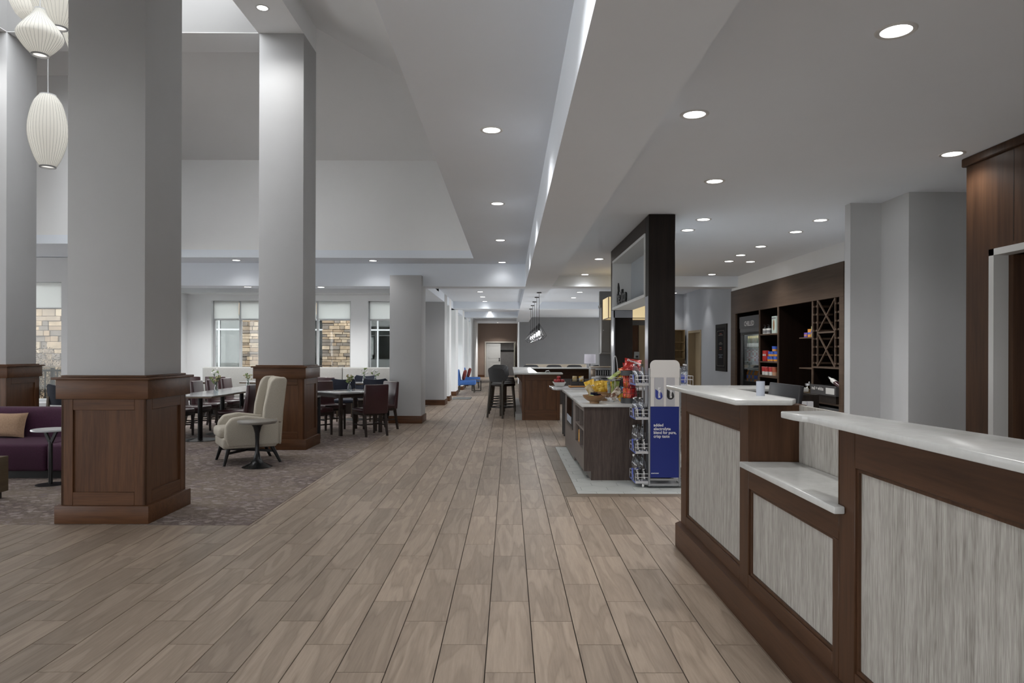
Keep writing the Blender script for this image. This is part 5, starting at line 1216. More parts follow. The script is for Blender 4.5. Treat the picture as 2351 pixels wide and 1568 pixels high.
for lvl, z in enumerate((1.56, 1.30, 0.90)):
    n = 9
    for j in range(n):
        y = 14.22-j*0.105
        kind, c, cn = DR[lvl][0] if (j*7+lvl) % 5 < 3 else DR[lvl][1]
        t = thing(kind, '%s %s in the drinks cooler, %s shelf, %s from the left' % (cn, kind.replace('_', ' '), ('top', 'second', 'third')[lvl], ordn[j]), 'bottle' if 'bottle' in kind else 'can', (4.89, y, z-0.004), 0, 'drinks in the cooler')
        for n_, me in drink(kind, c, cn): link(n_, me, t)
for j in range(9):
    kind, c, cn = DR[1][j % 2]
    t = thing(kind, '%s soda can stacked on the second cooler shelf, %s from the left' % (cn, ordn[j]), 'can', (4.89, 14.22-j*0.105, 1.30-0.004+0.118), 0, 'drinks in the cooler')
    for n_, me in drink(kind, c, cn): link(n_, me, t)

# ---- menu board and doorway on the right wall
t = thing('menu_board', 'tall black framed menu board on the blue-grey wall', 'sign', (4.745, 15.52, 1.05))
MB().rbox(-0.03, 0.0, -0.40, 0.40, 0.0, 1.05, 0.004, 1).build('frame', mat('board_frame', (0.014, 0.012, 0.011), 0.6, spec=0.12), t)
MB().box(-0.032, -0.03, -0.30, 0.30, 0.08, 0.97).build('board', mat('board_face', (0.009, 0.009, 0.010), 0.7, spec=0.1), t, smooth=0)
ln = mat('chalk_line', (0.16, 0.14, 0.12), 0.7)
MB().tube([(-0.0335, y, z) for y, z in ((-0.26, 0.12), (0.26, 0.12), (0.27, 0.15), (0.27, 0.86), (0.24, 0.90), (-0.24, 0.90), (-0.27, 0.86), (-0.27, 0.15))], 0.004, 5, True).build('border_line', ln, t)
random.seed(8)
for i, (z, m) in enumerate([(0.83, mat('chalk_red', (0.30, 0.06, 0.03), 0.7)), (0.80, ln), (0.63, ln), (0.60, ln), (0.52, MC['chalk_red']), (0.48, MC['chalk_red']), (0.36, mat('chalk_blue', (0.10, 0.12, 0.16), 0.7)), (0.33, MC['chalk_blue']), (0.30, MC['chalk_blue'])]):
    w = random.uniform(0.06, 0.16); MB().box(-0.0335, -0.032, -w, w, z, z+0.014).build('chalk_mark', m, t, smooth=0)
t = link('door_2', None, None, (4.75, 17.8, 0)); t['kind'] = 'structure'; t['label'] = 'tan doorway in the blue-grey wall beyond the menu board'
TAN = mat('tan_paint', (0.34, 0.265, 0.165), 0.55)
wp(MB().box(4.725, 4.97, 17.2, 17.26, 0, 2.03).box(4.725, 4.97, 18.34, 18.4, 0, 2.03).box(4.725, 4.97, 17.26, 18.34, 1.97, 2.03), 'frame', TAN, t, 0)
wp(MB().box(4.90, 4.94, 17.26, 18.34, 0.01, 1.97), 'leaf', TAN, t, 0)
wp(MB().cyl((4.90, 17.36, 1.0), (4.85, 17.36, 1.0), 0.015).cyl((4.85, 17.36, 1.0), (4.85, 17.46, 1.0), 0.01), 'handle', STEEL, t)
t = thing('wall_cupboard', 'small open wooden wall cupboard beside the tan doorway', 'cupboard', (4.52, 18.77, 1.15))
PW_ = wood('pine', (0.26, 0.17, 0.075, 1), (0.36, 0.25, 0.12, 1), 0.5, 'Z')
MB().box(-0.28, -0.26, -0.15, 0.18, 0.15, 0.92).box(0.16, 0.18, -0.15, 0.18, 0.15, 0.92).box(-0.26, 0.16, -0.15, 0.18, 0.90, 0.92).box(-0.26, 0.16, 0.17, 0.18, 0.15, 0.9).build('case', PW_, t, smooth=0)
for z in (0.60, 0.38, 0.16): MB().box(-0.26, 0.16, -0.15, 0.17, z-0.02, z).build('shelf', PW_, t, smooth=0)
MB().box(-0.28, 0.18, -0.15, 0.18, -0.05, 0.15).build('drawer', wood('pine_dark', (0.10, 0.06, 0.025, 1), (0.16, 0.10, 0.05, 1), 0.5, 'X'), t, smooth=0)
MB().tube([(0.19, -0.1, 0.02), (0.205, -0.1, 0.02), (0.205, -0.1, 0.12), (0.19, -0.1, 0.12)], 0.006, 6).build('handle', STEEL, t)
# ================================================================ BUBBLE PENDANT LAMPS
def bubble_mat():
    t = NT('bubble_skin'); d = t.n('ShaderNodeBsdfDiffuse'); d.inputs[0].default_value = (0.74, 0.73, 0.69, 1)
    tr = t.n('ShaderNodeBsdfTranslucent'); tr.inputs[0].default_value = (0.74, 0.73, 0.69, 1)
    e = t.n('ShaderNodeEmission'); e.inputs[0].default_value = (1, 0.97, 0.90, 1); e.inputs[1].default_value = 0.22
    mx = t.n('ShaderNodeMixShader'); mx.inputs[0].default_value = 0.3; ad = t.n('ShaderNodeAddShader')
    t.l(d.outputs[0], mx.inputs[1]); t.l(tr.outputs[0], mx.inputs[2]); t.l(mx.outputs[0], ad.inputs[0]); t.l(e.outputs[0], ad.inputs[1]); t.l(ad.outputs[0], t.out.inputs[0])
    return t.m
BUB = bubble_mat()
def spline(pts, n=40):
    out = []
    for k in range(n+1):
        u = k/n*(len(pts)-1); i = min(int(u), len(pts)-2); f = u-i
        p0 = pts[max(i-1, 0)]; p1 = pts[i]; p2 = pts[i+1]; p3 = pts[min(i+2, len(pts)-1)]
        out.append(tuple(0.5*((2*b)+(-a+c)*f+(2*a-5*b+4*c-d)*f*f+(-a+3*b-3*c+d)*f**3) for a, b, c, d in zip(p0, p1, p2, p3)))
    return out
RIBM = mat('bubble_rib', (0.50, 0.495, 0.465), 0.7)
def bubble(label, x, y, z0, prof, ribs=34, ztop=8.9):
    t = thing('bubble_pendant', label, 'pendant lamp', (x, y, z0), 0, 'white ribbed pendants')
    pr = [(r, z) for r, z in spline(prof, 30)]
    n = ribs*2
    mb = MB(); vs = []; fs = []; m = len(pr)
    for i in range(n):
        a = 2*PI*i/n; s = 1.0 if i % 2 == 0 else 0.972
        for r, z in pr: vs.append((r*s*math.cos(a), r*s*math.sin(a), z))
    for i in range(n):
        k = (i+1) % n
        for j in range(m-1): fs.append((i*m+j, k*m+j, k*m+j+1, i*m+j+1))
    mb.add(vs, fs); mb.build('shade', BUB, t, smooth=75)
    mb = MB()
    for i in range(ribs):
        a = 2*PI*i/ribs; mb.tube([((r+0.0008)*math.cos(a), (r+0.0008)*math.sin(a), z) for r, z in pr[::2]], 0.0016, 4)
    mb.build('ribs', RIBM, t)
    r0 = pr[0][0]
    MB().surf([(r0-0.012, -0.006), (r0+0.006, -0.006), (r0+0.006, 0.010), (r0-0.012, 0.010), (r0-0.012, -0.006)], n=30).build('bottom_ring', mat('nickel', (0.30, 0.30, 0.30), 0.35, 0.8), t)
    MB().cyl((0, 0, 0.012), (0, 0, 0.016), r0-0.013, n=24).build('diffuser', emis('bubble_glow', (1, 0.97, 0.92, 1), 1.1), t)
    h = pr[-1][1]
    MB().cyl((0, 0, h-0.004), (0, 0, h+0.012), max(0.02, pr[-1][0]), n=24).build('top_cap', MC['white_trim'], t)
    MB().cyl((0, 0, h), (0, 0, ztop-z0), 0.006, n=8).build('cord', MC['white_trim'], t)
    MB().cyl((0, 0, ztop-z0-0.03), (0, 0, ztop-z0), 0.06, n=20).build('canopy', MC['white_trim'], t)
    return t
bubble('lowest white ribbed barrel-shaped pendant beside the near column', -5.885, 8.90, 3.807, [(0.089, 0), (0.151, 0.125), (0.208, 0.313), (0.224, 0.47), (0.203, 0.646), (0.156, 0.813), (0.094, 0.909)], 36)
bubble('white ribbed onion-shaped pendant above the barrel pendant', -5.45, 8.10, 4.893, [(0.085, 0), (0.16, 0.08), (0.228, 0.18), (0.232, 0.25), (0.16, 0.36), (0.085, 0.46), (0.055, 0.53)], 36)
bubble('white ribbed ball pendant at the upper left behind the onion pendant', -6.30, 9.30, 5.82, [(0.10, 0), (0.24, 0.10), (0.325, 0.30), (0.33, 0.45), (0.26, 0.65), (0.10, 0.78)], 38)
bubble('white ribbed globe pendant in the middle of the cluster at the top edge', -5.52, 8.55, 5.414, [(0.09, 0), (0.20, 0.10), (0.30, 0.30), (0.31, 0.48), (0.24, 0.70), (0.09, 0.82)], 38)
bubble('white ribbed long pendant half hidden by the near column', -5.66, 9.20, 5.25, [(0.05, 0), (0.14, 0.20), (0.24, 0.50), (0.29, 0.80), (0.26, 1.10), (0.12, 1.35)], 38)

struct('trim_8', MB().box(-7.6, -3.7, 8.03, 8.17, 8.9, 8.98).box(-7.6, -3.7, 8.48, 8.62, 8.9, 8.98).box(-7.6, -3.7, 8.83, 8.97, 8.9, 8.98).box(-7.6, -3.7, 9.13, 9.37, 8.9, 8.98), mat('lantern_paint_dimmed', (0.29, 0.29, 0.29), 0.85), label='bars carrying the pendant cluster inside the lantern')
# ================================================================ DINING CHAIRS
LEA = mat('maroon_leather', (0.038, 0.0105, 0.0135), 0.30, var=0.15, scale=6, spec=0.6)
LEG = wood('dark_leg_wood', (0.016, 0.010, 0.008, 1), (0.030, 0.020, 0.016, 1), 0.4, 'Z')
NAV = mat('navy_fabric', (0.020, 0.025, 0.042), 0.85, var=0.12, scale=40, bump=0.2, bscale=300)
OAKL = wood('oak_leg', (0.085, 0.062, 0.042, 1), (0.145, 0.108, 0.075, 1), 0.5, 'Z')
YZ = Matrix(((0,0,1,0),(1,0,0,0),(0,1,0,0),(0,0,0,1)))     # prism plane (u,v) -> (y,z), extruded along x
def make_maroon():
    t = thing('dining_chair', '', 'chair', (0, 0, 0), 0, 'maroon leather dining chairs')
    MB().rbox(-0.225, 0.225, -0.20, 0.25, 0.40, 0.475, 0.025, 3).build('seat', LEA, t)
    MB().rbox(-0.215, 0.215, -0.20, 0.235, 0.36, 0.41, 0.01, 2).build('seat_rail', LEG, t)
    MB().rprism([(-0.25, 0.385), (-0.17, 0.385), (-0.175, 0.48), (-0.235, 0.90), (-0.29, 0.90)], -0.225, 0.225, 0.018, 3, YZ).build('backrest', LEA, t)
    for sx in (-1, 1):
        MB().taper((sx*0.195, 0.215, 0.37), (sx*0.20, 0.22, 0), 0.042, 0.028).build('leg', LEG, t)
        MB().taper((sx*0.195, -0.20, 0.39), (sx*0.20, -0.27, 0), 0.045, 0.030).build('leg', LEG, t)
        MB().bar((sx*0.197, 0.21, 0.19), (sx*0.197, -0.23, 0.19), 0.016, 0.022).build('stretcher', LEG, t)
    MB().bar((-0.19, -0.01, 0.19), (0.19, -0.01, 0.19), 0.016, 0.022).build('stretcher', LEG, t)
    return t
def make_navy():
    t = thing('dining_chair', '', 'chair', (0, 0, 0), 0, 'navy fabric chairs')
    MB().rbox(-0.23, 0.23, -0.21, 0.25, 0.42, 0.49, 0.03, 3).build('seat', NAV, t)
    mb = MB(); N = 12; vs = []; fs = []
    for i in range(N+1):
        u = -1+2*i/N; x = 0.245*u; yb = -0.25+0.05*u*u; top = 0.90+0.035*u*u-0.05*max(0, abs(u)-0.85)/0.15
        bot = 0.58-0.0*u*u
        for (dy, z) in ((0, bot), (0.045, bot), (0.045-0.04, top), (-0.04, top)): vs.append((x, yb+dy, z))
    for i in range(N):
        for k in range(4): a = i*4+k; b2 = i*4+(k+1) % 4; fs.append((a, b2, b2+4, a+4))
    fs += [(0, 3, 2, 1), (N*4, N*4+1, N*4+2, N*4+3)]
    mb.add(vs, fs); mb.build('backrest', NAV, t, smooth=50)
    for sx in (-1, 1):
        MB().taper((sx*0.20, 0.21, 0.43), (sx*0.215, 0.235, 0), 0.040, 0.028).build('leg', OAKL, t)
        MB().taper((sx*0.225, -0.215, 0.72), (sx*0.225, -0.275, 0), 0.040, 0.030).build('leg', OAKL, t)
        MB().bar((sx*0.215, 0.21, 0.40), (sx*0.222, -0.23, 0.40), 0.022, 0.04).build('side_rail', OAKL, t)
    return t
mc = make_maroon(); nc = make_navy(); first = {'m': True, 'n': True}
def chair(kind, x, y, face, label):
    """face: direction the sitter looks, degrees from +X"""
    src = mc if kind == 'm' else nc
    rz = R(face-90)
    if first[kind]:
        first[kind] = False; src.location = (x, y, 0); src.rotation_euler = (0, 0, rz); src['label'] = label; return src
    return dup(src, (x, y, 0), rz, label)
# long row of tables
TT = mat('table_top', (0.34, 0.34, 0.35), 0.12, var=0.015, scale=10); TE = wood('table_edge', (0.10, 0.07, 0.045, 1), (0.16, 0.115, 0.075, 1), 0.45, 'X')
def ped_table(x, y, w, d, label, z=0.75, group='pedestal tables', rz=0.0):
    t = thing('pedestal_table', label, 'table', (x, y, 0), rz, group)
    MB().rbox(-w/2, w/2, -d/2, d/2, z-0.012, z, 0.003, 1).build('top', TT, t)
    MB().rbox(-w/2, w/2, -d/2, d/2, z-0.034, z-0.012, 0.003, 1).build('edge_band', TE, t)
    MB().cyl((0, 0, 0.02), (0, 0, z-0.05), 0.038).build('pedestal', BLACK, t)
    MB().rbox(-0.2, 0.2, -0.2, 0.2, z-0.05, z-0.034, 0.003, 1).build('mounting_plate', BLACK, t)
    MB().lathe([(0, 0), (0.28, 0), (0.28, 0.008), (0.06, 0.028), (0, 0.028)], n=28).build('base', BLACK, t)
    return t
for i in range(5): ped_table(-5.10, 11.53+i*0.89, 0.74, 0.86, 'grey-topped pedestal table, %s from the near end of the long dining row' % ordn[i])
for i in range(5):
    chair('m', -5.72, 11.95+i*0.70, 0, 'maroon chair on the left side of the long table row, %s from near end' % ordn[i])
for i, y in enumerate((11.88, 12.88, 13.80)):
    chair('m', -4.62, y, 180, 'maroon chair on the right side of the long table row, %s from near end' % ordn[i])
chair('m', -5.62, 11.25, 20, 'maroon chair at the near left corner of the long table row')
for i, x in enumerate((-7.08, -6.52)): chair('m', x, 15.75, 90, 'maroon leather chair with its back to the camera before the banquette, %s' % ('left', 'right')[i])
chair('m', -4.05, 15.55, 90, 'maroon leather chair before the banquette right of the middle column')
# diamond table with four chairs
t = thing('square_table', 'square dark-legged table turned cornerwise beside the middle column', 'table', (-2.92, 12.68, 0), R(45))
MB().rbox(-0.46, 0.46, -0.46, 0.46, 0.725, 0.75, 0.004).build('top', TT, t)
MB().box(-0.42, 0.42, -0.42, 0.42, 0.66, 0.725).build('apron', LEG, t, smooth=0)
for sx in (-1, 1):
    for sy in (-1, 1): MB().taper((sx*0.41, sy*0.41, 0.70), (sx*0.41, sy*0.41, 0), 0.055, 0.05).build('leg', LEG, t)
chair('m', -2.45, 12.27, 128, 'maroon leather chair at the near right of the cornerwise table, back to the camera')
chair('m', -3.42, 12.24, 50, 'maroon leather chair at the near left of the cornerwise table')
chair('m', -3.40, 13.18, -45, 'maroon leather chair at the far left of the cornerwise table')
chair('m', -2.44, 13.16, -135, 'maroon leather chair at the far right of the cornerwise table')
# navy chairs and their tables
ped_table(-3.35, 15.05, 0.7, 0.6, 'small table between the left navy chairs', 0.80); ped_table(-2.62, 15.05, 0.68, 0.6, 'small table between the right navy chairs next to the pier', 0.80)
chair('n', -3.36, 14.30, 92, 'navy chair with its back to the camera behind the cornerwise table, left one'); chair('n', -2.70, 14.35, 88, 'navy chair with its back to the camera beside the grey pier')
chair('n', -3.30, 15.80, -90, 'navy chair facing the camera behind the left small table'); chair('n', -2.45, 15.80, -92, 'navy chair facing the camera behind the right small table')
chair('n', -7.27, 11.60, 80, 'navy chair between the left column and the near column')
# banquette along the windows
t = thing('banquette', 'long pale grey upholstered banquette under the windows', 'banquette', (-4.6, 16.85, 0))
BQ = mat('pale_grey_fabric', (0.36, 0.355, 0.34), 0.9, var=0.08, scale=60, bump=0.25, bscale=350)
segs = [(-7.38, -5.70), (-5.69, -4.02), (-4.01, -2.66)]
for a, b_ in segs:
    wp(MB().rbox(a, b_, 16.78, 16.95, 0.42, 1.08, 0.03, 3), 'back_cushion', BQ, t)
    wp(MB().rbox(a, b_, 16.30, 16.80, 0.32, 0.46, 0.03, 3), 'seat_cushion', BQ, t)
wp(MB().box(-7.36, -2.68, 16.36, 16.93, 0, 0.33), 'plinth', LEG, t, 0)
ped_table(-6.85, 16.05, 0.66, 0.55, 'small table at the left end of the banquette', 0.77); ped_table(-5.75, 16.05, 0.7, 0.55, 'small table before the banquette behind the long row', 0.77); ped_table(-4.35, 16.05, 0.9, 0.55, 'small table before the banquette right of the middle column', 0.77)
t = thing('throw_pillow', 'tan throw pillow on the banquette right of the middle column', 'pillow', (-4.35, 16.66, 0.46))
MB().ell((0, 0, 0.16), 0.20, 0.07, 0.16, 20, 12, 0.6).build('pillow', mat('tan_fabric', (0.34, 0.22, 0.14), 0.9, var=0.15, scale=60, bump=0.4, bscale=250), t)
t = thing('small_side_table', 'dark narrow table half hidden behind the middle column', 'table', (-3.36, 11.55, 0))
MB().rbox(-0.22, 0.19, -0.2, 0.2, 0.70, 0.725, 0.003).build('top', TT, t)
for sx in (-0.2, 0.17):
    for sy in (-0.17, 0.17): MB().box(sx-0.02, sx+0.02, sy-0.02, sy+0.02, 0, 0.70).build('leg', mat('charcoal_leg', (0.02, 0.02, 0.022), 0.4), t, smooth=0)
# flower vases
VG = thin_glass('vase_glass', (0.80, 0.86, 0.88, 1), 0.12)
def vase(x, y, z, label, h=0.14, petal='yellow', n=16, seed=0):
    rnd = random.Random(seed); t = thing('flower_vase', label, 'vase', (x, y, z), 0, 'bud vases on the dining tables')
    MB().lathe([(0, 0), (0.034, 0), (0.040, 0.02), (0.030, h*0.5), (0.016, h*0.78), (0.022, h)], n=18).build('vase', VG, t)
    ms = MB(); mf = MB(); ml = MB()
    for i in range(n):
        a = rnd.uniform(0, 2*PI); rr = rnd.uniform(0.01, 0.085); zz = h+rnd.uniform(0.03, 0.14)-rr*0.3
        p = Vector((rr*math.cos(a), rr*math.sin(a), zz))
        ms.tube([(0, 0, 0.03), (p.x*0.25, p.y*0.25, h), tuple(p)], 0.0016, 4)
        if i % 3 != 2: mf.ell(p, 0.018, 0.018, 0.013, 8, 6)
        else:
            for q_ in range(3): ml.ell(p+Vector((rnd.gauss(0, .012), rnd.gauss(0, .012), rnd.gauss(0, .01))), 0.012, 0.005, 0.016, 6, 5)
    ms.build('stems', mat('stem_green', (0.07, 0.12, 0.04), 0.7), t)
    mf.build('blossoms', mat('petal_'+petal, {'yellow': (0.40, 0.36, 0.20), 'white': (0.55, 0.56, 0.55), 'pink': (0.45, 0.33, 0.28)}[petal], 0.7, var=0.3, scale=40), t)
    ml.build('leaves', mat('leaf_green', (0.14, 0.20, 0.06), 0.7), t)
    return t
vase(-5.03, 11.98, 0.75, 'bud vase with cream and green flowers on the near end of the long table row', 0.17, 'yellow', 22, 1)
vase(-5.22, 13.95, 0.75, 'bud vase with yellow flowers farther along the long table row', 0.15, 'yellow', 14, 2)
vase(-6.78, 16.05, 0.77, 'bud vase with one white bloom on the left banquette table', 0.17, 'white', 10, 3)
vase(-2.90, 12.66, 0.75, 'bud vase with green-yellow flowers on the cornerwise table', 0.16, 'yellow', 20, 4)
vase(-3.12, 15.0, 0.80, 'bud vase with pale flowers on the left small table by the navy chairs', 0.17, 'white', 12, 5)
vase(-2.88, 15.02, 0.80, 'bud vase with white flowers on the right small table by the navy chairs', 0.15, 'white', 14, 6)

# ================================================================ LOUNGE
CRF = mat('cream_linen', (0.43, 0.395, 0.33), 0.9, var=0.10, scale=90, bump=0.3, bscale=420)
a = thing('wingback_chair', 'cream linen wingback armchair with dark splayed legs', 'armchair', (-3.52, 9.32, 0), R(121))
MB().rbox(-0.33, 0.33, -0.34, 0.33, 0.215, 0.355, 0.03, 3).build('seat_base', CRF, a)
MB().rbox(-0.235, 0.235, -0.26, 0.37, 0.345, 0.485, 0.05, 4).build('seat_cushion', CRF, a)
for sx in (-1, 1):
    x0, x1 = (0.235, 0.345) if sx > 0 else (-0.345, -0.235)
    MB().rprism([(-0.36, 0.24), (0.27, 0.24), (0.31, 0.36), (0.30, 0.52), (0.23, 0.61), (0.05, 0.635), (-0.20, 0.60), (-0.36, 0.60)], x0, x1, 0.028, 3, YZ).build('arm', CRF, a)
    x0, x1 = (0.255, 0.335) if sx > 0 else (-0.335, -0.255)
    MB().rprism([(-0.40, 0.52), (-0.16, 0.58), (-0.175, 0.75), (-0.22, 0.95), (-0.255, 1.07), (-0.31, 1.125), (-0.44, 1.13), (-0.47, 1.09), (-0.43, 0.75)], x0, x1, 0.026, 3, YZ).build('wing', CRF, a)
MB().rprism([(-0.38, 0.24), (-0.24, 0.30), (-0.25, 0.52), (-0.30, 0.80), (-0.345, 1.07), (-0.38, 1.12), (-0.45, 1.125), (-0.475, 1.09), (-0.43, 0.70), (-0.40, 0.24)], -0.31, 0.31, 0.022, 3, YZ).build('backrest', CRF, a)
for sx in (-1, 1):
    MB().cyl((sx*0.26, 0.25, 0.23), (sx*0.315, 0.315, 0), 0.030, 0.017).build('leg', BLACK, a)
    MB().cyl((sx*0.26, -0.28, 0.23), (sx*0.30, -0.39, 0), 0.030, 0.017).build('leg', BLACK, a)
MB().bar((-0.275, 0.265, 0.155), (0.275, -0.31, 0.155), 0.022, 0.03).build('stretcher', BLACK, a); MB().bar((0.275, 0.265, 0.155), (-0.275, -0.31, 0.155), 0.022, 0.03).build('stretcher', BLACK, a)
t = thing('tulip_table', 'round grey-topped tulip side table in front of the cream armchair', 'side table', (-3.195, 8.86, 0))
MB().lathe([(0, 0), (0.185, 0), (0.187, 0.006), (0.15, 0.025), (0.085, 0.055), (0.045, 0.11), (0.027, 0.19), (0.024, 0.33), (0.03, 0.43), (0.05, 0.51), (0.085, 0.555), (0, 0.556)], n=36).build('base', mat('graphite', (0.018, 0.019, 0.021), 0.25, 0.4), t)
MB().lathe([(0, 0.556), (0.225, 0.556), (0.24, 0.575), (0.24, 0.588), (0.236, 0.592), (0, 0.592)], n=40).build('top', mat('grey_wood_top', (0.20, 0.185, 0.165), 0.35, var=0.1, scale=12), t)
PUR = mat('purple_fabric', (0.052, 0.0125, 0.036), 0.9, var=0.2, scale=70, bump=0.4, bscale=260)
s = thing('purple_sofa', 'long deep purple fabric sofa behind the near column', 'sofa', (-6.6, 8.5, 0))
wp(MB().rbox(-8.5, -5.31, 8.0, 8.86, 0.085, 0.395, 0.035, 3), 'seat', PUR, s); wp(MB().rbox(-5.30, -4.66, 8.0, 8.86, 0.085, 0.395, 0.035, 3), 'seat', PUR, s)
wp(MB().rbox(-8.5, -4.66, 8.74, 9.0, 0.09, 0.755, 0.05, 3), 'backrest', PUR, s)
wp(MB().box(-8.45, -4.70, 8.05, 8.95, 0, 0.09), 'plinth', BLACK, s, 0)
t = thing('throw_pillow', 'tan woven throw pillow on the purple sofa', 'pillow', (-6.22, 8.60, 0.395)); t.rotation_euler = (R(-14), 0, R(-4))
mb = MB(); vs = []; fs = []; N = 14
for sgn in (-1, 1):
    for j in range(N+1):
        for i in range(N+1):
            u = -1+2*i/N; v = -1+2*j/N
            th = 0.085*(max(0, (1-u**2))**0.45)*(max(0, (1-v**2))**0.45)
            pin = 1-0.05*(1-abs(u)**2) if abs(v) > 0.99 else 1
            vs.append((0.265*u*(1-0.07*(1-v*v)*(abs(u) > 0.8)), sgn*th, 0.16+0.155*v*(1-0.09*(1-u*u)*(abs(v) > 0.8))))
n2 = (N+1)**2
for sgn in (0, 1):
    for j in range(N):
        for i in range(N):
            q_ = sgn*n2+j*(N+1)+i; fs.append((q_, q_+1, q_+N+2, q_+N+1) if sgn == 0 else (q_+N+1, q_+N+2, q_+1, q_))
mb.add(vs, fs); mb.build('pillow', MC['tan_fabric'], t, smooth=70)
t = thing('laptop_table', 'small round white side table with a forked black stem by the purple sofa', 'side table', (-5.03, 7.67, 0))
MB().lathe([(0, 0.592), (0.185, 0.592), (0.19, 0.60), (0.185, 0.612), (0, 0.612)], n=36).build('top', mat('pale_table_top', (0.42, 0.43, 0.45), 0.3), t)
MB().lathe([(0, 0), (0.145, 0), (0.145, 0.006), (0.04, 0.012), (0, 0.012)], n=32).build('base', BLACK, t)
MB().cyl((0, 0, 0.01), (0, 0, 0.47), 0.021).build('stem', BLACK, t)
for sx in (-1, 1): MB().bar((0, 0, 0.45), (sx*0.065, 0, 0.592), 0.028).build('fork', BLACK, t)
t = thing('coffee_table', 'brown wooden box coffee table at the left edge', 'coffee table', (-5.6, 6.55, 0))
CTM = wood('coffee_table_wood', (0.075, 0.052, 0.028, 1), (0.125, 0.09, 0.05, 1), 0.45, 'Y')
MB().rbox(-0.6, 0.59, -0.48, 0.45, 0.07, 0.418, 0.004).build('box', CTM, t)
for x in (-0.52, 0.52):
    for y in (-0.4, 0.38): MB().box(x-0.03, x+0.03, y-0.03, y+0.03, 0, 0.07).build('leg', LEG, t, smooth=0)

# ================================================================ BAR
b = thing('bar_counter', 'red-brown panelled bar with a pale tile curb at the end of the hall', 'bar', (0.7, 17.5, 0))
wp(MB().box(0.28, 1.097, 15.03, 15.30, 0, 0.985), 'front_body', WOODR, b, 0)
wp(MB().rbox(0.28, 0.34, 15.0, 15.035, 0, 0.985, 0.003, 1), 'stile', WOODR, b); wp(MB().rbox(1.03, 1.097, 15.0, 15.035, 0, 0.985, 0.003, 1), 'stile', WOODR, b)
wp(MB().rbox(0.34, 1.03, 15.0, 15.035, 0.86, 0.985, 0.003, 1), 'rail', WOODRX, b); wp(MB().rbox(0.34, 1.03, 15.0, 15.035, 0, 0.22, 0.003, 1), 'rail', WOODRX, b)
wp(MB().box(0.28, 0.40, 15.30, 20.3, 0, 0.985), 'side_body', WOODRY, b, 0)
wp(MB().box(0.40, 4.0, 20.15, 20.3, 0, 0.985), 'rear_body', WOODRX, b, 0)
for y in (15.12, 16.7, 18.3, 19.9): wp(MB().prism([(0.28, 0.98), (0.16, 0.98), (0.16, 0.94), (0.24, 0.86), (0.28, 0.80)], y-0.03, y+0.03, 'y'), 'corbel', WOODR, b)
wp(MB().box(0.14, 0.28, 15.02, 20.3, 0, 0.13), 'tile_curb', mat('grey_curb_tile', (0.25, 0.25, 0.245), 0.4, var=0.08, scale=5), b, 0)
wp(MB().box(0.40, 4.0, 19.55, 20.1, 0.0, 0.70).box(0.40, 0.95, 15.35, 19.55, 0, 0.80), 'well_cabinets', DG, b, 0)
t = thing('bar_countertop', 'pale quartz worktop wrapping around the bar', 'countertop', (0.7, 17.5, 0.985))
wp(MB().rprism([(0.10, 14.90), (1.15, 14.90), (1.15, 15.36), (0.62, 15.36), (0.62, 19.72), (4.0, 19.72), (4.0, 20.45), (0.10, 20.45)], 0.985, 1.02, 0.004), 'slab', QUARTZ, t)
t = thing('bar_faucet', 'slim chrome faucet in the bar well', 'faucet', (0.80, 15.55, 0.80))
MB().tube([(0, 0, 0), (0, 0, 0.20), (0.02, 0, 0.24), (0.08, 0, 0.25), (0.11, 0, 0.22)], 0.010, 8).build('spout', STEEL, t)
GRY = mat('charcoal_fabric', (0.042, 0.043, 0.046), 0.8, var=0.1, scale=50)
STL = wood('grey_brown_leg', (0.040, 0.034, 0.027, 1), (0.075, 0.064, 0.052, 1), 0.5, 'Z')
st = thing('bar_stool', 'nearest charcoal bar stool on the left side of the bar', 'stool', (-0.17, 15.62, 0), R(-38), 'charcoal bar stools')
MB().rbox(-0.215, 0.215, -0.19, 0.24, 0.70, 0.77, 0.025, 3).build('seat', mat('dark_seat', (0.022, 0.016, 0.014), 0.4), st)
mb = MB(); N = 12; vs = []; fs = []
for i in range(N+1):
    u = -1+2*i/N; x = 0.235*u; yb = -0.27+0.10*u*u; top = 1.115-0.015*u*u-0.05*max(0, abs(u)-0.8)/0.2; bot = 0.80+0.03*max(0, abs(u)-0.7)/0.3
    for (dy, z) in ((0.03, bot), (0.065, bot), (0.015, top), (-0.025, top)): vs.append((x, yb+dy, z))
for i in range(N):
    for k in range(4): q_ = i*4+k; r_ = i*4+(k+1) % 4; fs.append((q_, r_, r_+4, q_+4))
fs += [(0, 3, 2, 1), (N*4, N*4+1, N*4+2, N*4+3)]
mb.add(vs, fs); mb.build('backrest', GRY, st, smooth=50)
for sx in (-1, 1):
    MB().taper((sx*0.17, 0.19, 0.71), (sx*0.215, 0.235, 0), 0.042, 0.032).build('leg', STL, st)
    MB().taper((sx*0.17, -0.17, 0.83), (sx*0.215, -0.235, 0), 0.042, 0.032).build('leg', STL, st)
mb = MB(); c4 = [(0.205, 0.222, 0.235), (-0.205, 0.222, 0.235), (-0.205, -0.222, 0.235), (0.205, -0.222, 0.235)]
for p, q_ in zip(c4, c4[1:]+c4[:1]): mb.bar(p, q_, 0.012, 0.02)
mb.build('footrest', BLACK, st, smooth=0)
for i, y in enumerate((16.55, 17.48, 18.41, 19.3)): dup(st, (-0.16, y, 0), R(-38+3*i), 'charcoal bar stool on the left side of the bar, %s from the near end' % ordn[i+1])
for i, x in enumerate((0.66, 1.36, 1.98, 2.75)): dup(st, (x, 20.95, 0), R(180), 'charcoal bar stool behind the far bar counter, %s from the left' % ordn[i], None, (1, 1, 0.965))
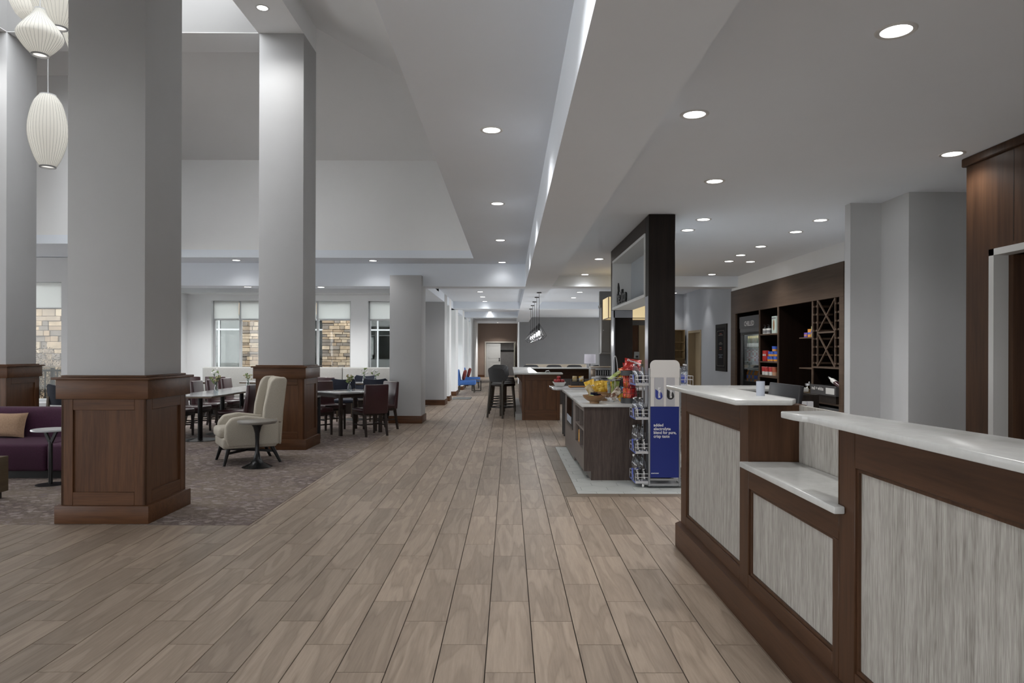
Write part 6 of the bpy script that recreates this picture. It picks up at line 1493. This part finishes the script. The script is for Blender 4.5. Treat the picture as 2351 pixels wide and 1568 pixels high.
# pendants over the bar
def cage(y, label):
    t = thing('cage_pendant', label, 'pendant lamp', (0.68, y, ZB), 0, 'wire cage pendants over the bar')
    MB().cyl((0, 0, -0.022), (0, 0, 0), 0.055, n=20).build('canopy', BLACK, t)
    MB().cyl((0, 0, -0.78), (0, 0, -0.02), 0.005, n=6).build('cord', BLACK, t)
    MB().cyl((0, 0, -0.87), (0, 0, -0.72), 0.022, 0.015, n=10).build('socket', BLACK, t)
    MB().ell((0, 0, -0.93), 0.032, 0.032, 0.055, 14, 10).build('bulb', emis('filament_bulb', (1, 0.99, 1.0, 1), 5.0), t)
    mb = MB(); top = (0, 0, -0.70); n = 6
    A = [(0.175*math.cos(2*PI*k/n), 0.175*math.sin(2*PI*k/n), -0.985) for k in range(n)]; B_ = [(0.10*math.cos(2*PI*(k+.5)/n), 0.10*math.sin(2*PI*(k+.5)/n), -1.075) for k in range(n)]
    for k in range(n):
        mb.cyl(top, A[k], 0.004, n=5).cyl(A[k], A[(k+1) % n], 0.004, n=5).cyl(A[k], B_[k], 0.004, n=5).cyl(A[(k+1) % n], B_[k], 0.004, n=5).cyl(B_[k], B_[(k+1) % n], 0.004, n=5)
    mb.build('wire_cage', BLACK, t)
    l = bpy.data.lights.new('bulb_light', 'POINT'); l.energy = 14; l.shadow_soft_size = 0.04
    lo = bpy.data.objects.new('bulb_light', l); COL.objects.link(lo); lo.parent = t; lo.location = (0, 0, -1.02)
for i, y in enumerate((15.93, 17.3, 18.9, 20.4, 22.0)): cage(y, 'black wire cage pendant over the bar, %s from the near end' % ordn[i])
# things on and behind the far bar
t = thing('table_lamp', 'table lamp with a white drum shade on the far bar counter', 'lamp', (2.33, 20.1, 1.02))
MB().lathe([(0, 0), (0.075, 0), (0.075, 0.012), (0, 0.016)], n=24).build('base', BLACK, t); MB().cyl((0, 0, 0.012), (0, 0, 0.26), 0.012).build('stem', BLACK, t)
MB().surf([(0.165, 0.12), (0.160, 0.385)], n=32).build('shade', shade_cloth('lamp_shade', (0.66, 0.64, 0.70, 1), 0.35), t)
vase(2.72, 20.0, 1.02, 'bud vase with one white bloom beside the table lamp on the far bar', 0.13, 'white', 6, 7)
vase(2.92, 20.0, 1.02, 'bud vase with dried tan flowers at the right end of the far bar', 0.13, 'pink', 14, 8)
t = thing('cream_bench', 'long cream high-backed bench against the grey wall beyond the bar', 'bench', (1.7, 23.0, 0))
wp(MB().rbox(0.55, 2.55, 23.0, 23.15, 0.1, 1.06, 0.02), 'backrest', mat('cream_vinyl', (0.44, 0.38, 0.30), 0.5), t); wp(MB().rbox(0.55, 2.55, 23.15, 23.65, 0.3, 0.48, 0.02), 'seat', MC['cream_vinyl'], t)
wp(MB().box(0.6, 2.5, 23.05, 23.6, 0, 0.3), 'plinth', LEG, t, 0)
# large paper lantern and coffee corner seen around the dark portal
t = thing('box_lantern', 'large rectangular cream paper lantern behind the dark portal', 'pendant lamp', (2.30, 13.6, 2.11))
PAP = NT('paper_shade'); PAP.b.inputs['Base Color'].default_value = (0.60, 0.50, 0.30, 1); PAP.b.inputs['Emission Color'].default_value = (1.0, 0.80, 0.45, 1); PAP.b.inputs['Emission Strength'].default_value = 0.52; PAP.b.inputs['Roughness'].default_value = 0.8
mb = MB().box(-0.42, 0.42, -0.40, -0.394, 0.012, 0.41).box(-0.42, 0.42, 0.394, 0.40, 0.012, 0.41).box(-0.42, -0.414, -0.394, 0.394, 0.012, 0.41).box(0.414, 0.42, -0.394, 0.394, 0.012, 0.41).box(-0.41, 0.41, -0.39, 0.39, 0.012, 0.016)
mb.build('paper', PAP.m, t, smooth=0)
fr_ = mat('lantern_frame', (0.26, 0.20, 0.11), 0.5)
mb = MB()
for sx in (-1, 1):
    for sy in (-1, 1): mb.box(sx*0.42-0.008, sx*0.42+0.008, sy*0.40-0.008, sy*0.40+0.008, 0, 0.415)
mb.box(-0.43, 0.43, -0.41, -0.392, 0.0, 0.014).box(-0.43, 0.43, 0.392, 0.41, 0, 0.014).box(-0.43, -0.412, -0.392, 0.392, 0, 0.014).box(0.412, 0.43, -0.392, 0.392, 0, 0.014)
mb.build('frame', fr_, t, smooth=0); MB().cyl((0, 0, 0.40), (0, 0, ZR-2.11), 0.01).build('stem', BLACK, t); MB().box(-0.42, 0.42, -0.01, 0.01, 0.395, 0.41).build('top_bar', fr_, t)
struct('wall_coffee', MB().box(2.13, 3.55, 16.40, 16.55, 0, 2.9), WALLD)
t = thing('wood_panel_door', 'brown wood door beside the cream panel behind the portal', 'door panel', (2.94, 16.375, 0)); MB().box(-0.09, 0.09, -0.02, 0.02, 0, 2.1).build('panel', WOODR, t, smooth=0)
t = thing('partition_board', 'tall cream board seen through the dark portal', 'board', (3.26, 16.365, 0)); MB().box(-0.22, 0.22, -0.03, 0.03, 0, 2.1).build('panel', TAN, t, smooth=0)
t = thing('coffee_cabinet', 'grey wall cabinet with lattice doors behind the paper lantern', 'cabinet', (2.40, 16.22, 1.42))
GC = mat('grey_cabinet_paint', (0.16, 0.155, 0.15), 0.5)
MB().rbox(-0.27, 0.40, -0.14, 0.17, 0.02, 1.08, 0.004, 1).build('case', GC, t); MB().rbox(-0.31, 0.44, -0.18, 0.17, 1.08, 1.14, 0.01).build('cornice', GC, t); MB().rbox(-0.29, 0.42, -0.16, 0.17, 0.0, 0.03, 0.004).build('base_rail', GC, t)
MB().box(-0.05, 0.36, -0.145, -0.139, 0.10, 1.02).build('door_recess', BLACK, t, smooth=0)
mb = MB()
for k in range(7): mb.bar((-0.04+k*0.065, -0.15, 0.12), (-0.04+k*0.065+0.03, -0.15, 0.42), 0.008, 0.006).bar((-0.01+k*0.065, -0.149, 0.12), (-0.04+k*0.065, -0.149, 0.42), 0.008, 0.006)
mb.box(-0.05, 0.36, -0.15, -0.144, 0.42, 0.45); mb.build('lattice', mat('lattice_grey', (0.13, 0.115, 0.11), 0.5), t, smooth=0)
MB().rbox(-0.25, -0.08, -0.155, -0.14, 0.06, 1.04, 0.004, 1).build('door', GC, t); MB().ell((-0.23, -0.165, 0.55), 0.014, 0.014, 0.014).build('knob', STEEL, t)
t = thing('dispenser', 'small pale dispenser on the wall behind the portal', 'dispenser', (2.98, 16.304, 1.32)); MB().rbox(-0.06, 0.06, -0.05, 0.05, 0, 0.16, 0.01).build('body', mat('pale_plastic', (0.34, 0.37, 0.38), 0.4), t); MB().rbox(-0.03, 0.03, -0.06, -0.045, 0.02, 0.07, 0.004).build('spout', PLB, t)

# ================================================================ FAR HALL
BLC = mat('bright_blue_fabric', (0.060, 0.165, 0.48), 0.85, var=0.12, scale=30, bump=0.3, bscale=200)
bc = thing('slipper_chair', 'bright blue armless chair in the hall, nearer of two', 'chair', (-1.53, 25.15, 0), R(-90), 'blue hall chairs')
MB().rbox(-0.30, 0.30, -0.26, 0.33, 0.27, 0.44, 0.04, 3).build('seat', BLC, bc); MB().rprism([(-0.36, 0.25), (-0.20, 0.25), (-0.22, 0.45), (-0.28, 0.82), (-0.38, 0.82)], -0.30, 0.30, 0.03, 3, YZ).build('backrest', BLC, bc)
for sx in (-1, 1):
    for sy in (-1, 1): MB().taper((sx*0.25, sy*0.25, 0.28), (sx*0.27, sy*0.28, 0), 0.04, 0.028).build('leg', STL, bc)
dup(bc, (-1.50, 28.1, 0), R(-90), 'bright blue armless chair in the hall, farther of two')
for i, y in enumerate((25.15, 28.1)):
    t = thing('throw_pillow', 'dark red pillow on the %s blue hall chair' % ('nearer', 'farther')[i], 'pillow', (-1.66, y, 0.44), R(90), 'red pillows'); t.rotation_euler = (R(0), R(14), 0)
    MB().ell((0, 0, 0.19), 0.065, 0.19, 0.19, 18, 12, 0.7).build('pillow', mat('rust_fabric', (0.17, 0.028, 0.022), 0.9, var=0.3, scale=20), t)
t = thing('hall_table', 'small round table with a black wire frame between the blue chairs', 'side table', (-1.22, 26.1, 0))
MB().cyl((0, 0, 0.395), (0, 0, 0.415), 0.26, n=32).build('top', TE, t)
mb = MB()
for k in range(4):
    a_ = PI/4+k*PI/2; mb.box(0.23*math.cos(a_)-0.01, 0.23*math.cos(a_)+0.01, 0.23*math.sin(a_)-0.01, 0.23*math.sin(a_)+0.01, 0, 0.395)
for s_ in (-1, 1): mb.box(-0.165, 0.165, s_*0.163-0.008, s_*0.163+0.008, 0, 0.016); mb.box(s_*0.163-0.008, s_*0.163+0.008, -0.165, 0.165, 0.0, 0.016)
mb.build('frame', BLACK, t, smooth=0)
t = thing('door_mat', 'grey woven floor mat beside the hall windows', 'mat', (-1.50, 21.9, 0.0)); MB().rbox(-0.27, 0.30, -0.45, 0.45, 0.001, 0.010, 0.002, 1).build('mat', mat('woven_mat', (0.10, 0.10, 0.095), 0.9, var=0.6, scale=8), t); MB().box(-0.285, 0.315, -0.465, 0.465, 0.0005, 0.004).build('border', mat('mat_border', (0.045, 0.045, 0.045), 0.9), t, smooth=0)
# double door at the end of the hall
t = link('door_3', None, None, (-0.5, 40.0, 0)); t['kind'] = 'structure'; t['label'] = 'white double door at the end of the hall, right leaf open'
WD = mat('door_white', (0.36, 0.36, 0.35), 0.5); DF = mat('door_frame_cream', (0.40, 0.37, 0.33), 0.5)
wp(MB().box(-1.40, -1.33, 39.95, 40.2, 0, 2.05).box(0.33, 0.40, 39.95, 40.2, 0, 2.05).box(-1.33, 0.33, 39.95, 40.2, 1.98, 2.05), 'frame', DF, t, 0)
lf = wp(MB().box(-1.32, -0.50, 40.02, 40.06, 0.01, 1.97), 'leaf', WD, t, 0)
for z0, z1 in ((1.08, 1.82), (0.16, 0.90)):
    wp(MB().box(-1.18, -0.64, 40.012, 40.02, z0, z0+0.02).box(-1.18, -0.64, 40.012, 40.02, z1-0.02, z1).box(-1.18, -1.16, 40.012, 40.02, z0, z1).box(-0.66, -0.64, 40.012, 40.02, z0, z1), 'panel_moulding', WD, t, 0)
wp(MB().rbox(-0.60, -0.53, 39.99, 40.02, 1.02, 1.10, 0.005).rbox(-0.60, -0.53, 39.99, 40.02, 0.92, 0.99, 0.005), 'lock', PLB, t)
wp(MB().box(0.27, 0.31, 39.20, 40.0, 0.01, 1.97), 'open_leaf', mat('leaf_olive', (0.22, 0.21, 0.16), 0.5), t, 0)
t = thing('wall_rail', 'dark horizontal rail on the wall of the room beyond the open door', 'rail', (-0.2, 42.98, 1.48)); MB().box(-1.2, 1.2, -0.03, 0.02, 0, 0.09).build('rail', BLACK, t, smooth=0)
